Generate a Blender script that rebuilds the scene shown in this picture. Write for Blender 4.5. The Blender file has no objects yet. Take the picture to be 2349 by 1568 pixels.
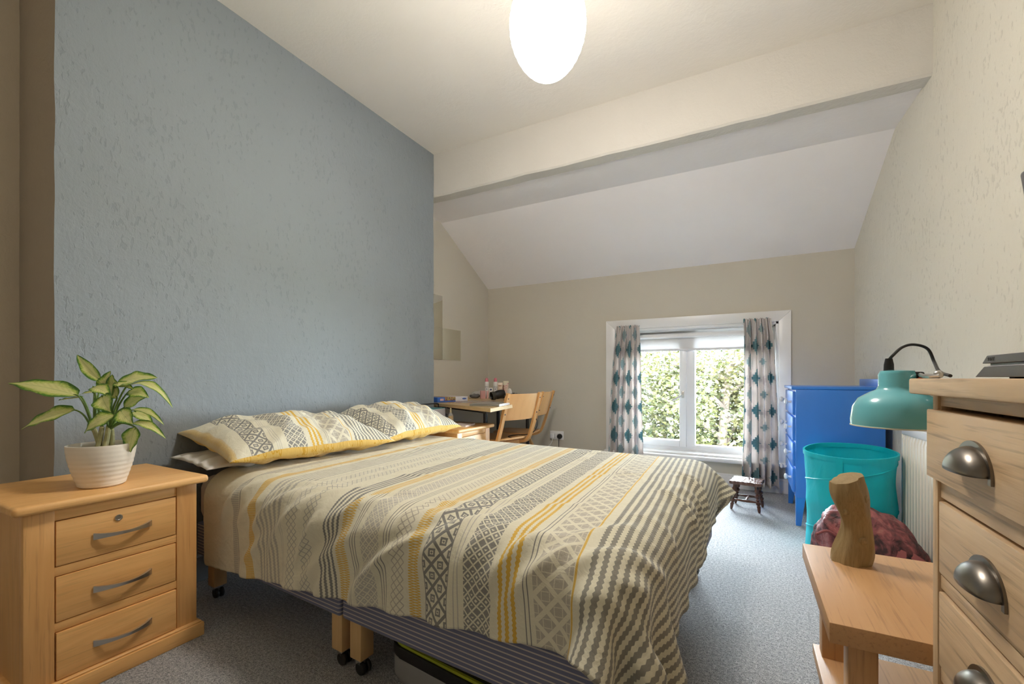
import bpy, bmesh, math, random
import numpy as np
from mathutils import Vector, Matrix, noise as mnoise

# ------------------------------------------------------------------ camera, sky, sun, exposure
scene = bpy.context.scene
CAM_H = 0.93
YAW = math.radians(28.23)
FPX, CXP, HZP = 1001.0, 1174.5, 867.0          # focal length, centre column, horizon row in 2349x1568 px
cam_d = bpy.data.cameras.new('camera')
cam = bpy.data.objects.new('camera', cam_d)
scene.collection.objects.link(cam)
cam.location = (0, 0, CAM_H)
cam.rotation_euler = (math.pi / 2, 0, YAW)
cam_d.sensor_fit = 'HORIZONTAL'
cam_d.sensor_width = 36.0
cam_d.lens = FPX / 2349 * 36.0
cam_d.shift_y = (HZP - 784.0) / 2349
cam_d.clip_start = 0.02
scene.camera = cam

world = bpy.data.worlds.new('sky')
scene.world = world
world.use_nodes = True
bg = world.node_tree.nodes['Background']
bg.inputs[0].default_value = (0.80, 0.90, 1.0, 1)
bg.inputs[1].default_value = 54.0
sun_d = bpy.data.lights.new('sun', 'SUN')
sun_d.energy = 6.0
sun_d.angle = math.radians(2)
sun_d.color = (1.0, 0.95, 0.85)
sun = bpy.data.objects.new('sun', sun_d)
scene.collection.objects.link(sun)
sun.rotation_euler = (math.radians(42), 0, math.radians(-25))
prt = bpy.data.lights.new('window_portal', 'AREA')         # sampling aid for the sky only, gives no light of its own
prt.shape = 'RECTANGLE'; prt.size = 1.35; prt.size_y = 1.17; prt.cycles.is_portal = True
prt_o = bpy.data.objects.new('window_portal', prt); scene.collection.objects.link(prt_o)
prt_o.location = (-0.4365, 4.37, 0.82); prt_o.rotation_euler = (-math.pi / 2, 0, 0)
LANTERN_STRENGTH = 44.0
LANTERN_COLOR = (1.0, 0.935, 0.86, 1)
scene.view_settings.view_transform = 'Standard'
scene.view_settings.look = 'None'
scene.view_settings.gamma = 1.0
scene.view_settings.exposure = 1.15
scene.view_settings.use_curve_mapping = False
scene.cycles.max_bounces = 10
scene.cycles.diffuse_bounces = 6

C = scene.collection
R = math.radians
rng = random.Random(7)

# ------------------------------------------------------------------ helpers
def ray(u, v):
    r = (u - CXP) / FPX
    return Vector((r * math.cos(YAW) - math.sin(YAW), r * math.sin(YAW) + math.cos(YAW), (HZP - v) / FPX))
def pix(u, v, t):
    return Vector((0, 0, CAM_H)) + ray(u, v) * t
def pix_z(u, v, z):
    d = ray(u, v); return Vector((0, 0, CAM_H)) + d * ((z - CAM_H) / d.z)
def pix_y(u, v, y):
    d = ray(u, v); return Vector((0, 0, CAM_H)) + d * (y / d.y)
def wall_x(y):                                   # inner face of the right wall, slightly out of square
    return 0.7235 + 0.049 * (4.148 - y)

def tag(o, label=None, cat=None, group=None, kind=None):
    if label: o['label'] = label
    if cat: o['category'] = cat
    if group: o['group'] = group
    if kind: o['kind'] = kind
    return o
def thing(name, label, cat, loc=(0, 0, 0), rotz=0.0, group=None, kind=None):
    o = bpy.data.objects.new(name, None)
    o.empty_display_size = 0.1
    C.objects.link(o)
    o.location = loc; o.rotation_euler = (0, 0, rotz)
    return tag(o, label, cat, group, kind)
def obj(name, bm, m, parent=None, smooth=True, angle=35, recalc=True):
    me = bpy.data.meshes.new(name)
    if recalc: bmesh.ops.recalc_face_normals(bm, faces=bm.faces[:])
    bm.to_mesh(me); bm.free()
    for mm in (m if isinstance(m, (list, tuple)) else [m]): me.materials.append(mm)
    if smooth and len(me.polygons):
        me.polygons.foreach_set('use_smooth', [True] * len(me.polygons))
        me.set_sharp_from_angle(angle=R(angle))
    o = bpy.data.objects.new(name, me)
    C.objects.link(o)
    if parent: o.parent = parent
    return o
def struct(name, bm, m, label=None, smooth=True):
    o = obj(name, bm, m, None, smooth)
    return tag(o, label, None, None, 'structure')
def NB(): return bmesh.new()
def box(bm, x0, x1, y0, y1, z0, z1, bev=0.0, seg=2, mat=0, M=None):
    vs = [bm.verts.new((x, y, z)) for x in (x0, x1) for y in (y0, y1) for z in (z0, z1)]
    fs = [(0, 1, 3, 2), (4, 6, 7, 5), (0, 4, 5, 1), (2, 3, 7, 6), (0, 2, 6, 4), (1, 5, 7, 3)]
    faces = [bm.faces.new([vs[i] for i in f]) for f in fs]
    for f in faces: f.material_index = mat
    if bev > 0:
        es = list({e for f in faces for e in f.edges})
        res = bmesh.ops.bevel(bm, geom=es, offset=bev, segments=seg, profile=0.5, affect='EDGES', clamp_overlap=True)
        allv = {v for f in res['faces'] for v in f.verts} | {v for f in faces if f.is_valid for v in f.verts}
        vs = list(allv)
    if M is not None:
        for v in vs: v.co = M @ v.co
    return vs
def boxo(name, dims, m, parent=None, bev=0.003, seg=2):
    bm = NB(); box(bm, *dims, bev=bev, seg=seg)
    return obj(name, bm, m, parent)
def prism(bm, pts, z0, z1, bev=0.0, seg=2, M=None):
    lo = [bm.verts.new((p[0], p[1], z0)) for p in pts]
    hi = [bm.verts.new((p[0], p[1], z1)) for p in pts]
    n = len(pts)
    fs = [bm.faces.new(lo[::-1]), bm.faces.new(hi)]
    for i in range(n): fs.append(bm.faces.new((lo[i], lo[(i + 1) % n], hi[(i + 1) % n], hi[i])))
    vs = lo + hi
    if bev > 0:
        es = list({e for f in fs[:2] for e in f.edges})
        res = bmesh.ops.bevel(bm, geom=es, offset=bev, segments=seg, profile=0.5, affect='EDGES', clamp_overlap=True)
        vs = list({v for f in res['faces'] for v in f.verts} | {v for f in fs if f.is_valid for v in f.verts})
    if M is not None:
        for v in vs: v.co = M @ v.co
    return vs
def lathe(bm, prof, seg=32, cen=(0, 0, 0), M=None, sx=1.0, sy=1.0, cap0=True, cap1=True):
    rings = []
    for r, z in prof:
        rings.append([bm.verts.new((cen[0] + sx * r * math.cos(2 * math.pi * k / seg), cen[1] + sy * r * math.sin(2 * math.pi * k / seg), cen[2] + z)) for k in range(seg)])
    for a, b in zip(rings[:-1], rings[1:]):
        for k in range(seg): bm.faces.new((a[k], a[(k + 1) % seg], b[(k + 1) % seg], b[k]))
    if cap0: bm.faces.new(rings[0][::-1])
    if cap1: bm.faces.new(rings[-1])
    if M is not None:
        for rg in rings:
            for v in rg: v.co = M @ v.co
    return rings
def smooth_path(pts, n=8):
    pts = [Vector(p) for p in pts]
    if len(pts) < 3: return pts
    out = []
    P = [2 * pts[0] - pts[1]] + pts + [2 * pts[-1] - pts[-2]]
    for i in range(1, len(P) - 2):
        a, b, c, d = P[i - 1:i + 3]
        for k in range(n):
            t = k / n
            out.append(0.5 * ((2 * b) + (c - a) * t + (2 * a - 5 * b + 4 * c - d) * t * t + (3 * b - a - 3 * c + d) * t ** 3))
    out.append(pts[-1])
    return out
def tube(bm, pts, rad, seg=8, closed=False, sq=None, up=None, caps=True):
    """sweep a round (or flat: sq=(w,h) half sizes) section along pts"""
    pts = [Vector(p) for p in pts]; n = len(pts); rings = []
    prev = None
    for i, p in enumerate(pts):
        if closed: tan = (pts[(i + 1) % n] - pts[i - 1]).normalized()
        else: tan = (pts[min(i + 1, n - 1)] - pts[max(i - 1, 0)]).normalized()
        if prev is None:
            ref = Vector(up) if up else (Vector((0, 0, 1)) if abs(tan.z) < 0.9 else Vector((1, 0, 0)))
            nx = tan.cross(ref).normalized()
        else:
            nx = (prev - tan * prev.dot(tan)).normalized()
        prev = nx
        ny = nx.cross(tan).normalized()
        if sq:
            w, h = sq(i / max(1, n - 1)) if callable(sq) else sq
            rings.append([bm.verts.new(p + nx * (sx * w) + ny * (sy * h)) for sx, sy in ((-1, -1), (1, -1), (1, 1), (-1, 1))])
        else:
            r = rad(i / max(1, n - 1)) if callable(rad) else rad
            rings.append([bm.verts.new(p + nx * (r * math.cos(2 * math.pi * k / seg)) + ny * (r * math.sin(2 * math.pi * k / seg))) for k in range(seg)])
    m = len(rings[0])
    for i in range(n if closed else n - 1):
        a, b = rings[i], rings[(i + 1) % n]
        for k in range(m): bm.faces.new((a[k], a[(k + 1) % m], b[(k + 1) % m], b[k]))
    if not closed and caps:
        bm.faces.new(rings[0][::-1]); bm.faces.new(rings[-1])
    return rings
def tubeo(name, pts, rad, m, parent=None, seg=8, smooth_n=0, **kw):
    bm = NB(); tube(bm, smooth_path(pts, smooth_n) if smooth_n else pts, rad, seg, **kw)
    return obj(name, bm, m, parent)
def grid_mesh(name, P, m, parent=None, uv=None, smooth=True, closed_u=False):
    """P: array (na, nb, 3)"""
    na, nb = P.shape[:2]
    verts = P.reshape(-1, 3).tolist()
    idx = np.arange(na * nb).reshape(na, nb)
    if closed_u: idx = np.vstack([idx, idx[:1]])
    a = idx[:-1, :-1].ravel(); b = idx[1:, :-1].ravel(); c = idx[1:, 1:].ravel(); d = idx[:-1, 1:].ravel()
    me = bpy.data.meshes.new(name)
    faces = np.stack([a, b, c, d], 1)
    me.from_pydata(verts, [], faces.tolist())
    if uv is not None:
        ul = me.uv_layers.new(name='UVMap')
        U = uv.reshape(-1, 2)
        li = np.zeros(len(me.loops), dtype=np.int32); me.loops.foreach_get('vertex_index', li)
        ul.data.foreach_set('uv', U[li].ravel())
    me.materials.append(m)
    if smooth: me.polygons.foreach_set('use_smooth', [True] * len(me.polygons))
    o = bpy.data.objects.new(name, me); C.objects.link(o)
    if parent: o.parent = parent
    return o
def copy_tree(o, parent=None):
    c = o.copy(); C.objects.link(c); c.parent = parent
    for ch in list(o.children): copy_tree(ch, c)
    return c

# ------------------------------------------------------------------ materials
class NT:
    """tiny wrapper for building node trees"""
    def __init__(s, name):
        s.m = bpy.data.materials.new(name); s.m.use_nodes = True
        s.t = s.m.node_tree; s.n = s.t.nodes; s.l = s.t.links
        s.b = s.n['Principled BSDF']
    def node(s, ty, **kw):
        n = s.n.new(ty)
        for k, v in kw.items(): setattr(n, k, v)
        return n
    def put(s, sock, v):
        if isinstance(v, bpy.types.NodeSocket): s.l.new(v, sock)
        elif isinstance(v, (tuple, list)) and len(v) == 3 and sock.type == 'RGBA': sock.default_value = (*v, 1)
        else: sock.default_value = v
    def math(s, op, a, b=None, c=None, clamp=False):
        n = s.node('ShaderNodeMath', operation=op); n.use_clamp = clamp
        s.put(n.inputs[0], a)
        if b is not None: s.put(n.inputs[1], b)
        if c is not None: s.put(n.inputs[2], c)
        return n.outputs[0]
    def mix(s, f, a, b, blend='MIX'):
        n = s.node('ShaderNodeMix', data_type='RGBA', blend_type=blend)
        s.put(n.inputs[0], f); s.put(n.inputs[6], a); s.put(n.inputs[7], b)
        return n.outputs[2]
    def coord(s, which='Object'): return s.node('ShaderNodeTexCoord').outputs[which]
    def mapping(s, vec, scale=(1, 1, 1), loc=(0, 0, 0), rot=(0, 0, 0)):
        n = s.node('ShaderNodeMapping'); s.l.new(vec, n.inputs[0])
        n.inputs[1].default_value = loc; n.inputs[2].default_value = rot; n.inputs[3].default_value = scale
        return n.outputs[0]
    def noise(s, vec, scale, detail=3, rough=0.55, dist=0.0):
        n = s.node('ShaderNodeTexNoise'); s.l.new(vec, n.inputs['Vector'])
        n.inputs['Scale'].default_value = scale; n.inputs['Detail'].default_value = detail
        n.inputs['Roughness'].default_value = rough; n.inputs['Distortion'].default_value = dist
        return n.outputs[0]
    def ramp(s, f, stops):
        n = s.node('ShaderNodeValToRGB'); s.put(n.inputs[0], f)
        el = n.color_ramp.elements
        while len(el) < len(stops): el.new(0.5)
        for e, (p, c) in zip(el, stops):
            e.position = p; e.color = (*c, 1) if len(c) == 3 else c
        return n.outputs[0]
    def bump(s, h, strength=0.3, dist=0.01, normal=None):
        n = s.node('ShaderNodeBump'); n.inputs['Strength'].default_value = strength; n.inputs['Distance'].default_value = dist
        s.put(n.inputs['Height'], h)
        if normal: s.l.new(normal, n.inputs['Normal'])
        s.l.new(n.outputs[0], s.b.inputs['Normal']); return n.outputs[0]
    def sep(s, vec):
        n = s.node('ShaderNodeSeparateXYZ'); s.l.new(vec, n.inputs[0]); return n.outputs
    def set(s, **kw):
        for k, v in kw.items(): s.put(s.b.inputs[k.replace('_', ' ')], v)
        return s
_cache = {}
def plain(name, col, rough=0.5, metal=0.0, spec=None, var=0.0, vscale=30, bump=0.0, bscale=80, coat=0.0, emit=None):
    if name in _cache: return _cache[name]
    t = NT(name); t.set(Roughness=rough, Metallic=metal)
    o = t.coord()
    if var > 0:
        n = t.noise(o, vscale, 3)
        t.set(Base_Color=t.mix(n, tuple(c * (1 - var) for c in col), tuple(min(1, c * (1 + var)) for c in col)))
    else: t.set(Base_Color=col)
    if bump > 0: t.bump(t.noise(o, bscale, 3), bump, 0.002)
    if spec is not None: t.b.inputs['Specular IOR Level'].default_value = spec
    if coat: t.b.inputs['Coat Weight'].default_value = coat
    if emit: t.set(Emission_Color=emit[0], Emission_Strength=emit[1])
    _cache[name] = t.m
    return t.m
def wood(name, light, dark, axis='y', scale=1.0, rough=0.38, pore=0.35, rings=0.5, bump=0.15, pores_scale=1.0):
    if name in _cache: return _cache[name]
    t = NT(name)
    o = t.coord()
    k = {'x': (0.09, 1, 1), 'y': (1, 0.09, 1), 'z': (1, 1, 0.09)}[axis]
    k2 = {'x': (0.035, 1, 1), 'y': (1, 0.035, 1), 'z': (1, 1, 0.035)}[axis]
    a = t.mapping(o, tuple(c * scale for c in k))
    b = t.mapping(o, tuple(c * scale for c in k2))
    n1 = t.noise(a, 9, 3, 0.5, 0.6)
    w = t.math('FRACT', t.math('MULTIPLY', n1, 9.0))
    w = t.math('PINGPONG', w, 0.5)
    n2 = t.noise(b, 160 * pores_scale, 3, 0.65)
    n3 = t.noise(a, 3, 2)
    f = t.math('ADD', t.math('MULTIPLY', w, rings), t.math('MULTIPLY', n3, 0.8))
    col = t.ramp(f, [(0.15, light), (0.95, dark)])
    p = t.ramp(n2, [(0.30, (1, 1, 1)), (0.46, (0, 0, 0))])
    deep = tuple(c * 0.55 for c in dark)
    col = t.mix(t.math('MULTIPLY', p, pore), col, deep)
    t.set(Base_Color=col, Roughness=t.math('ADD', rough, t.math('MULTIPLY', n2, 0.12)))
    t.bump(n2, bump, 0.0015)
    _cache[name] = t.m
    return t.m
def plaster(name, col, bumpk=0.35, mottled=0.05, coarse=7.0, pits=0.0):
    if name in _cache: return _cache[name]
    t = NT(name); o = t.coord()
    n0 = t.noise(o, 1.7, 3, 0.6)
    a = t.noise(t.mapping(o, (1, 1, 0.55)), 26, 5, 0.62, 0.4)
    b = t.noise(o, 75, 3, 0.6)
    c = t.noise(o, coarse, 2, 0.5)
    bc = t.mix(n0, tuple(x * (1 - mottled) for x in col), tuple(x * (1 + mottled) for x in col))
    if pits:                                      # trowel nicks, with grime caught in them
        pn = t.noise(t.mapping(o, (1, 1, 0.45)), 66, 2, 0.5, 0.3); pm = t.math('MULTIPLY', pn, t.math('ADD', 0.72, t.math('MULTIPLY', t.noise(o, 2.6, 2), 0.56)))
        pit = t.ramp(pm, [(0.62, (0, 0, 0)), (0.70, (1, 1, 1))])
        bc = t.mix(t.math('MULTIPLY', pit, pits), bc, tuple(x * 0.55 for x in col))
    t.set(Base_Color=bc, Roughness=0.75)
    h = t.math('ADD', t.math('ADD', t.math('MULTIPLY', a, 1.0), t.math('MULTIPLY', b, 0.35)), t.math('MULTIPLY', c, 1.2))
    if pits: h = t.math('SUBTRACT', h, t.math('MULTIPLY', pit, 0.40))
    t.bump(h, bumpk, 0.012)
    _cache[name] = t.m
    return t.m

M_white = plain('white gloss paint', (0.80, 0.79, 0.78), 0.3)
M_upvc = plain('white window plastic', (0.84, 0.84, 0.86), 0.25)
M_wall = plaster('beige emulsion', (0.56, 0.52, 0.44), 0.10)
M_wall_r = plaster('cream textured plaster', (0.66, 0.63, 0.545), 0.30, pits=0.30)
M_ceil = plaster('white ceiling plaster', (0.78, 0.745, 0.69), 0.16)
M_slope = plaster('white slope plaster', (0.88, 0.845, 0.84), 0.12)
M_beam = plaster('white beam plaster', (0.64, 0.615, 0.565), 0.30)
M_blue = plaster('slate blue textured plaster', (0.235, 0.265, 0.285), 0.32, 0.06, pits=0.25)
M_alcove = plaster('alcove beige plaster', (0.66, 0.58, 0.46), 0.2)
M_return = plaster('shade darkened return', (0.38, 0.325, 0.255), 0.2)  # beige plaster browned: the shade on the returns is put into the colour
M_oak = wood('honey oak y', (0.88, 0.53, 0.21), (0.69, 0.35, 0.11), 'y')
M_oak_z = wood('honey oak z', (0.78, 0.45, 0.175), (0.60, 0.295, 0.09), 'z')
M_oak_x = wood('honey oak x', (0.78, 0.45, 0.175), (0.60, 0.295, 0.09), 'x')
M_rust = wood('rustic oak y', (0.70, 0.51, 0.31), (0.48, 0.315, 0.17), 'y', 1.2, 0.45, 0.75, 0.5, 0.3, 0.55)
M_rust_z = wood('rustic oak z', (0.68, 0.49, 0.30), (0.48, 0.315, 0.17), 'z', 1.2, 0.45, 0.6, 0.4, 0.3, 0.6)
M_side = wood('side table oak', (0.64, 0.38, 0.18), (0.48, 0.255, 0.105), 'y', 0.9, 0.4, 0.45, 0.25)
M_side_z = wood('side table oak upright', (0.64, 0.38, 0.18), (0.48, 0.255, 0.105), 'z', 0.9, 0.4, 0.45, 0.25)
M_pine = wood('pine', (0.68, 0.46, 0.22), (0.56, 0.34, 0.14), 'z', 1.2, 0.55, 0.15, 0.3)
M_ply = wood('beech ply', (0.74, 0.42, 0.165), (0.60, 0.29, 0.09), 'z', 0.6, 0.33, 0.12, 0.25)
M_walnut = plain('dark walnut', (0.085, 0.030, 0.016), 0.28, var=0.35, vscale=40)
M_chrome = plain('brushed steel', (0.62, 0.60, 0.57), 0.28, 1.0)
M_pewter = plain('antique pewter', (0.20, 0.18, 0.155), 0.33, 1.0, var=0.25, vscale=25)
M_black = plain('black plastic', (0.012, 0.012, 0.013), 0.4)
M_dark = plain('dark grey steel', (0.045, 0.045, 0.05), 0.45)
M_grey = plain('grey plastic', (0.17, 0.165, 0.17), 0.45)

# ------------------------------------------------------------------ structure of the room
YF = 4.148                         # window wall
CEIL = 2.73
def carpet():
    t = NT('grey flecked carpet'); o = t.coord()
    a = t.noise(o, 260, 2, 0.75); b = t.noise(o, 95, 3, 0.75); c = t.noise(o, 2.2, 3)
    col = t.ramp(t.math('ADD', t.math('MULTIPLY', a, 0.6), t.math('MULTIPLY', b, 0.4)),
                 [(0.38, (0.06, 0.066, 0.075)), (0.50, (0.36, 0.37, 0.38)), (0.62, (0.72, 0.72, 0.72))])
    col = t.mix(t.math('MULTIPLY', c, 0.35), col, (0.20, 0.205, 0.215))
    t.set(Base_Color=col, Roughness=0.95)
    t.b.inputs['Sheen Weight'].default_value = 0.2
    t.bump(t.math('ADD', a, b), 0.8, 0.006)
    return t.m
bm = NB(); box(bm, -2.72, 1.30, -1.72, YF + 0.15, -0.12, 0.0); struct('floor', bm, carpet(), 'grey flecked carpet covering the whole bedroom floor')
bm = NB(); box(bm, -2.75, 1.35, -1.75, 2.82, CEIL, CEIL + 0.12); struct('ceiling', bm, M_ceil, 'white plastered flat ceiling above the bed')
# flat soffit and slope beyond the beam (one continuous skin with thickness)
bm = NB()
prof = [(2.87, 2.397), (3.30, 2.387), (YF + 0.02, 1.905), (YF + 0.02, 2.05), (3.33, 2.52), (2.86, 2.52)]
lo = [bm.verts.new((-2.75, y, z)) for y, z in prof]; hi = [bm.verts.new((1.2, y, z)) for y, z in prof]
bm.faces.new(lo); bm.faces.new(hi[::-1])
for i in range(6): bm.faces.new((lo[i], hi[i], hi[(i + 1) % 6], lo[(i + 1) % 6]))
struct('ceiling_slope', bm, M_slope, 'white sloping ceiling running down to the window wall', smooth=False)
bm = NB()
n = 60
def wob(p, k=0.004):
    return Vector((mnoise.noise(p * 6.0), mnoise.noise(p * 6.0 + Vector((9, 3, 1))), mnoise.noise(p * 6.0 + Vector((2, 8, 5))))) * k
rings = []
for i in range(n + 1):
    x = -2.60 + (1.0 + 2.60) * i / n
    rings.append([bm.verts.new(Vector((x, y, z)) + (wob(Vector((x, y, z))) if z < 2.7 else Vector())) for y, z in ((2.80, CEIL), (2.80, 2.56), (2.80, 2.40), (2.81, 2.388), (2.90, 2.386), (2.91, CEIL))])
for a, b in zip(rings[:-1], rings[1:]):
    for k in range(5): bm.faces.new((a[k], b[k], b[k + 1], a[k + 1]))
struct('ceiling_beam', bm, M_beam, 'white plastered beam crossing the room under the ceiling')
# chimney breast: slate blue front, beige returns with shade painted in, with a slightly wavering arris
bm = NB()
prof = [(-2.75, 0.612), (-2.22, 0.612), (-2.22, 2.80), (-2.75, 2.80)]
nz = 50
rows = []
for i in range(nz + 1):
    z = CEIL * i / nz
    row = []
    for k, (x, y) in enumerate(prof):
        p = Vector((x, y, z)); row.append(bm.verts.new(p + (wob(p, 0.005) if k in (1, 2) else Vector())))
    rows.append(row)
for a, b in zip(rows[:-1], rows[1:]):
    for k in range(3):
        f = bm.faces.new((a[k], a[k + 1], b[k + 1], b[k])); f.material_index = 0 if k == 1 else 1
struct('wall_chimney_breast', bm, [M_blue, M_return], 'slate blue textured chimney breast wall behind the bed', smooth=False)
bm = NB(); box(bm, -2.75, -2.587, -1.72, 0.62, 0, CEIL); struct('wall_alcove', bm, M_alcove, 'beige alcove wall beside the chimney breast')
bm = NB(); box(bm, -2.70, -2.53, 2.79, YF + 0.1, 0, 2.5); struct('wall_left', bm, M_wall, 'beige alcove wall behind the desk')
bm = NB()
prism(bm, [(wall_x(-1.72), -1.72), (wall_x(YF + .1), YF + 0.1), (wall_x(YF) + 0.55, YF + 0.1), (wall_x(-1.72) + 0.25, -1.72)], 0, CEIL)
struct('wall_right', bm, M_wall_r, 'cream textured plaster wall behind the chest of drawers', smooth=False)
bm = NB(); box(bm, -2.75, 1.30, -1.84, -1.70, 0, CEIL); struct('wall_rear', bm, plaster('white rear plaster', (0.82, 0.80, 0.76), 0.1), 'white wall behind the camera')  # unseen wall, made white to bounce more light into the room
# window wall with its opening
OX0, OX1, OZ0, OZ1 = -1.105, 0.232, 0.245, 1.392
WT = 0.24
bm = NB()
xs = [-2.70, OX0, OX1, 1.2]; zs = [0, OZ0, OZ1, 2.06]
for i in range(3):
    for k in range(3):
        if i == 1 and k == 1: continue
        box(bm, xs[i], xs[i + 1], YF, YF + WT, zs[k], zs[k + 1])
bmesh.ops.remove_doubles(bm, verts=bm.verts[:], dist=1e-5)
dup = [f for f in bm.faces if any(g is not f and len(set(g.verts) & set(f.verts)) == 4 for e in f.edges for g in e.link_faces)]
bmesh.ops.delete(bm, geom=dup, context='FACES_ONLY')
struct('wall_window', bm, M_wall, 'beige wall around the window', smooth=False)
def skirting(name, x0, x1, label):
    bm = NB(); box(bm, x0, x1, YF - 0.018, YF + 0.001, 0, 0.095, 0.002); box(bm, x0, x1, YF - 0.013, YF + 0.001, 0.094, 0.118, 0.005)
    struct(name, bm, M_white, label)
skirting('baseboard_window', -2.53, 0.722, 'white skirting board below the window')
bm = NB()
box(bm, -2.223, -2.205, 0.62, 2.79, 0, 0.11, 0.003)
struct('baseboard_chimney_breast', bm, plain('blue grey skirting', (0.20, 0.22, 0.235), 0.5), 'grey painted skirting board behind the bed')

# ------------------------------------------------------------------ window
win = tag(bpy.data.objects.new('window_1', None), 'white two light window with architrave and sill', None, None, 'structure')
C.objects.link(win)
bm = NB()                                        # architrave: three mitred boards
AW = 0.085
a0, a1, az = OX0 - AW, OX1 + AW, OZ1 + AW
prism(bm, [(a0, OZ0 - 0.03), (OX0, OZ0 - 0.03), (OX0, OZ1), (a0, az)], 0, 0.02, 0.003, M=Matrix(((1, 0, 0, 0), (0, 0, -1, YF + 0.0005), (0, 1, 0, 0), (0, 0, 0, 1))))
prism(bm, [(OX1, OZ0 - 0.03), (a1, OZ0 - 0.03), (a1, az), (OX1, OZ1)], 0, 0.02, 0.003, M=Matrix(((1, 0, 0, 0), (0, 0, -1, YF + 0.0005), (0, 1, 0, 0), (0, 0, 0, 1))))
prism(bm, [(a0, az), (OX0, OZ1), (OX1, OZ1), (a1, az)], 0, 0.02, 0.003, M=Matrix(((1, 0, 0, 0), (0, 0, -1, YF + 0.0005), (0, 1, 0, 0), (0, 0, 0, 1))))
obj('architrave', bm, M_white, win)
bm = NB()                                        # timber lining of the reveal, two beads
for k, (d, w) in enumerate(((0.0, 0.02), (0.05, 0.035))):
    box(bm, OX0 - 0.001, OX0 + w, YF - 0.004 + d, YF + WT, OZ0, OZ1, 0.002)
    box(bm, OX1 - w, OX1 + 0.001, YF - 0.004 + d, YF + WT, OZ0, OZ1, 0.002)
    box(bm, OX0, OX1, YF - 0.004 + d, YF + WT, OZ1 - w, OZ1 + 0.001, 0.002)
obj('reveal_lining', bm, M_white, win)
bm = NB(); box(bm, OX0 - 0.10, OX1 + 0.10, YF - 0.055, YF + 0.002, OZ0 - 0.032, OZ0 + 0.004, 0.012, 3)
box(bm, OX0 + 0.002, OX1 - 0.002, YF - 0.01, YF + WT, OZ0 - 0.005, OZ0 + 0.022, 0.004)
obj('window_sill', bm, M_white, win)
FY0, FY1 = YF + 0.115, YF + 0.185
X0, X1, Z0, Z1 = OX0 + 0.033, OX1 - 0.033, OZ0 + 0.02, OZ1 - 0.033
XM0, XM1 = -0.492, -0.408                        # mullion
def ring(bm, x0, x1, z0, z1, w, y0, y1, bev=0.004, wb=None):
    wb = wb or w
    box(bm, x0, x0 + w, y0, y1, z0, z1, bev); box(bm, x1 - w, x1, y0, y1, z0, z1, bev)
    box(bm, x0 + w - .001, x1 - w + .001, y0, y1, z1 - w, z1, bev); box(bm, x0 + w - .001, x1 - w + .001, y0, y1, z0, z0 + wb, bev)
bm = NB(); ring(bm, X0, X1, Z0, Z1, 0.05, FY0, FY1, 0.005, 0.06); box(bm, XM0, XM1, FY0 - 0.003, FY1 + 0.002, Z0 + 0.045, Z1 - 0.035, 0.006)
obj('window_frame', bm, M_upvc, win)
sx0, sx1, sz0, sz1 = X0 + 0.03, XM0 + 0.012, Z0 + 0.035, Z1 - 0.03
bm = NB(); ring(bm, sx0, sx1, sz0, sz1, 0.06, FY0 - 0.018, FY1 - 0.01, 0.006)
sash = obj('sash', bm, M_upvc, win)
def glass():
    t = NT('window glass'); t.n.remove(t.b)
    g = t.node('ShaderNodeBsdfTransparent'); g.inputs[0].default_value = (0.96, 0.975, 0.97, 1)
    gl = t.node('ShaderNodeBsdfGlossy'); gl.inputs['Roughness'].default_value = 0.02
    fr = t.node('ShaderNodeFresnel'); fr.inputs[0].default_value = 1.45
    mx = t.node('ShaderNodeMixShader'); t.l.new(fr.outputs[0], mx.inputs[0]); t.l.new(g.outputs[0], mx.inputs[1]); t.l.new(gl.outputs[0], mx.inputs[2])
    t.l.new(mx.outputs[0], t.n['Material Output'].inputs[0]); return t.m
M_glass = glass()
boxo('pane', (sx0 + 0.055, sx1 - 0.055, FY0 + 0.02, FY0 + 0.026, sz0 + 0.055, sz1 - 0.055), M_glass, win, 0)
boxo('pane', (XM1 - 0.005, X1 - 0.045, FY0 + 0.02, FY0 + 0.026, Z0 + 0.055, Z1 - 0.045), M_glass, win, 0)
hz_ = pix_y(1571, 905, FY0).z
hx = XM0 - 0.018
boxo('handle_plate', (hx - 0.012, hx + 0.012, FY0 - 0.030, FY0 - 0.017, hz_ - 0.03, hz_ + 0.035), M_chrome, sash, 0.004)
tubeo('handle', [(hx, FY0 - 0.025, hz_), (hx - 0.004, FY0 - 0.055, hz_ - 0.002), (hx - 0.03, FY0 - 0.062, hz_ - 0.018), (hx - 0.085, FY0 - 0.062, hz_ - 0.055)], lambda s: 0.008 + 0.003 * s, M_chrome, sash, 10, 5)
# roller blind, drawn up
bl = thing('roller_blind', 'white roller blind pulled up at the top of the window', 'blind', (0, 0, 0))
by = YF + 0.075
bm = NB(); lathe(bm, [(0.0005, X0 + 0.01), (0.022, X0 + 0.01), (0.022, X1 - 0.01), (0.0005, X1 - 0.01)], 20, M=Matrix(((0, 0, 1, 0), (0, 1, 0, by), (-1, 0, 0, 1.318), (0, 0, 0, 1))))
obj('roll', bm, plain('blind cloth', (0.80, 0.78, 0.77), 0.7), bl)
def blind_mat():
    t = NT('translucent blind'); t.set(Base_Color=(0.82, 0.80, 0.79), Roughness=0.8)
    tr = t.node('ShaderNodeBsdfTranslucent'); tr.inputs[0].default_value = (0.8, 0.8, 0.82, 1)
    mx = t.node('ShaderNodeMixShader'); mx.inputs[0].default_value = 0.25
    t.l.new(t.b.outputs[0], mx.inputs[1]); t.l.new(tr.outputs[0], mx.inputs[2]); t.l.new(mx.outputs[0], t.n['Material Output'].inputs[0]); return t.m
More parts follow.
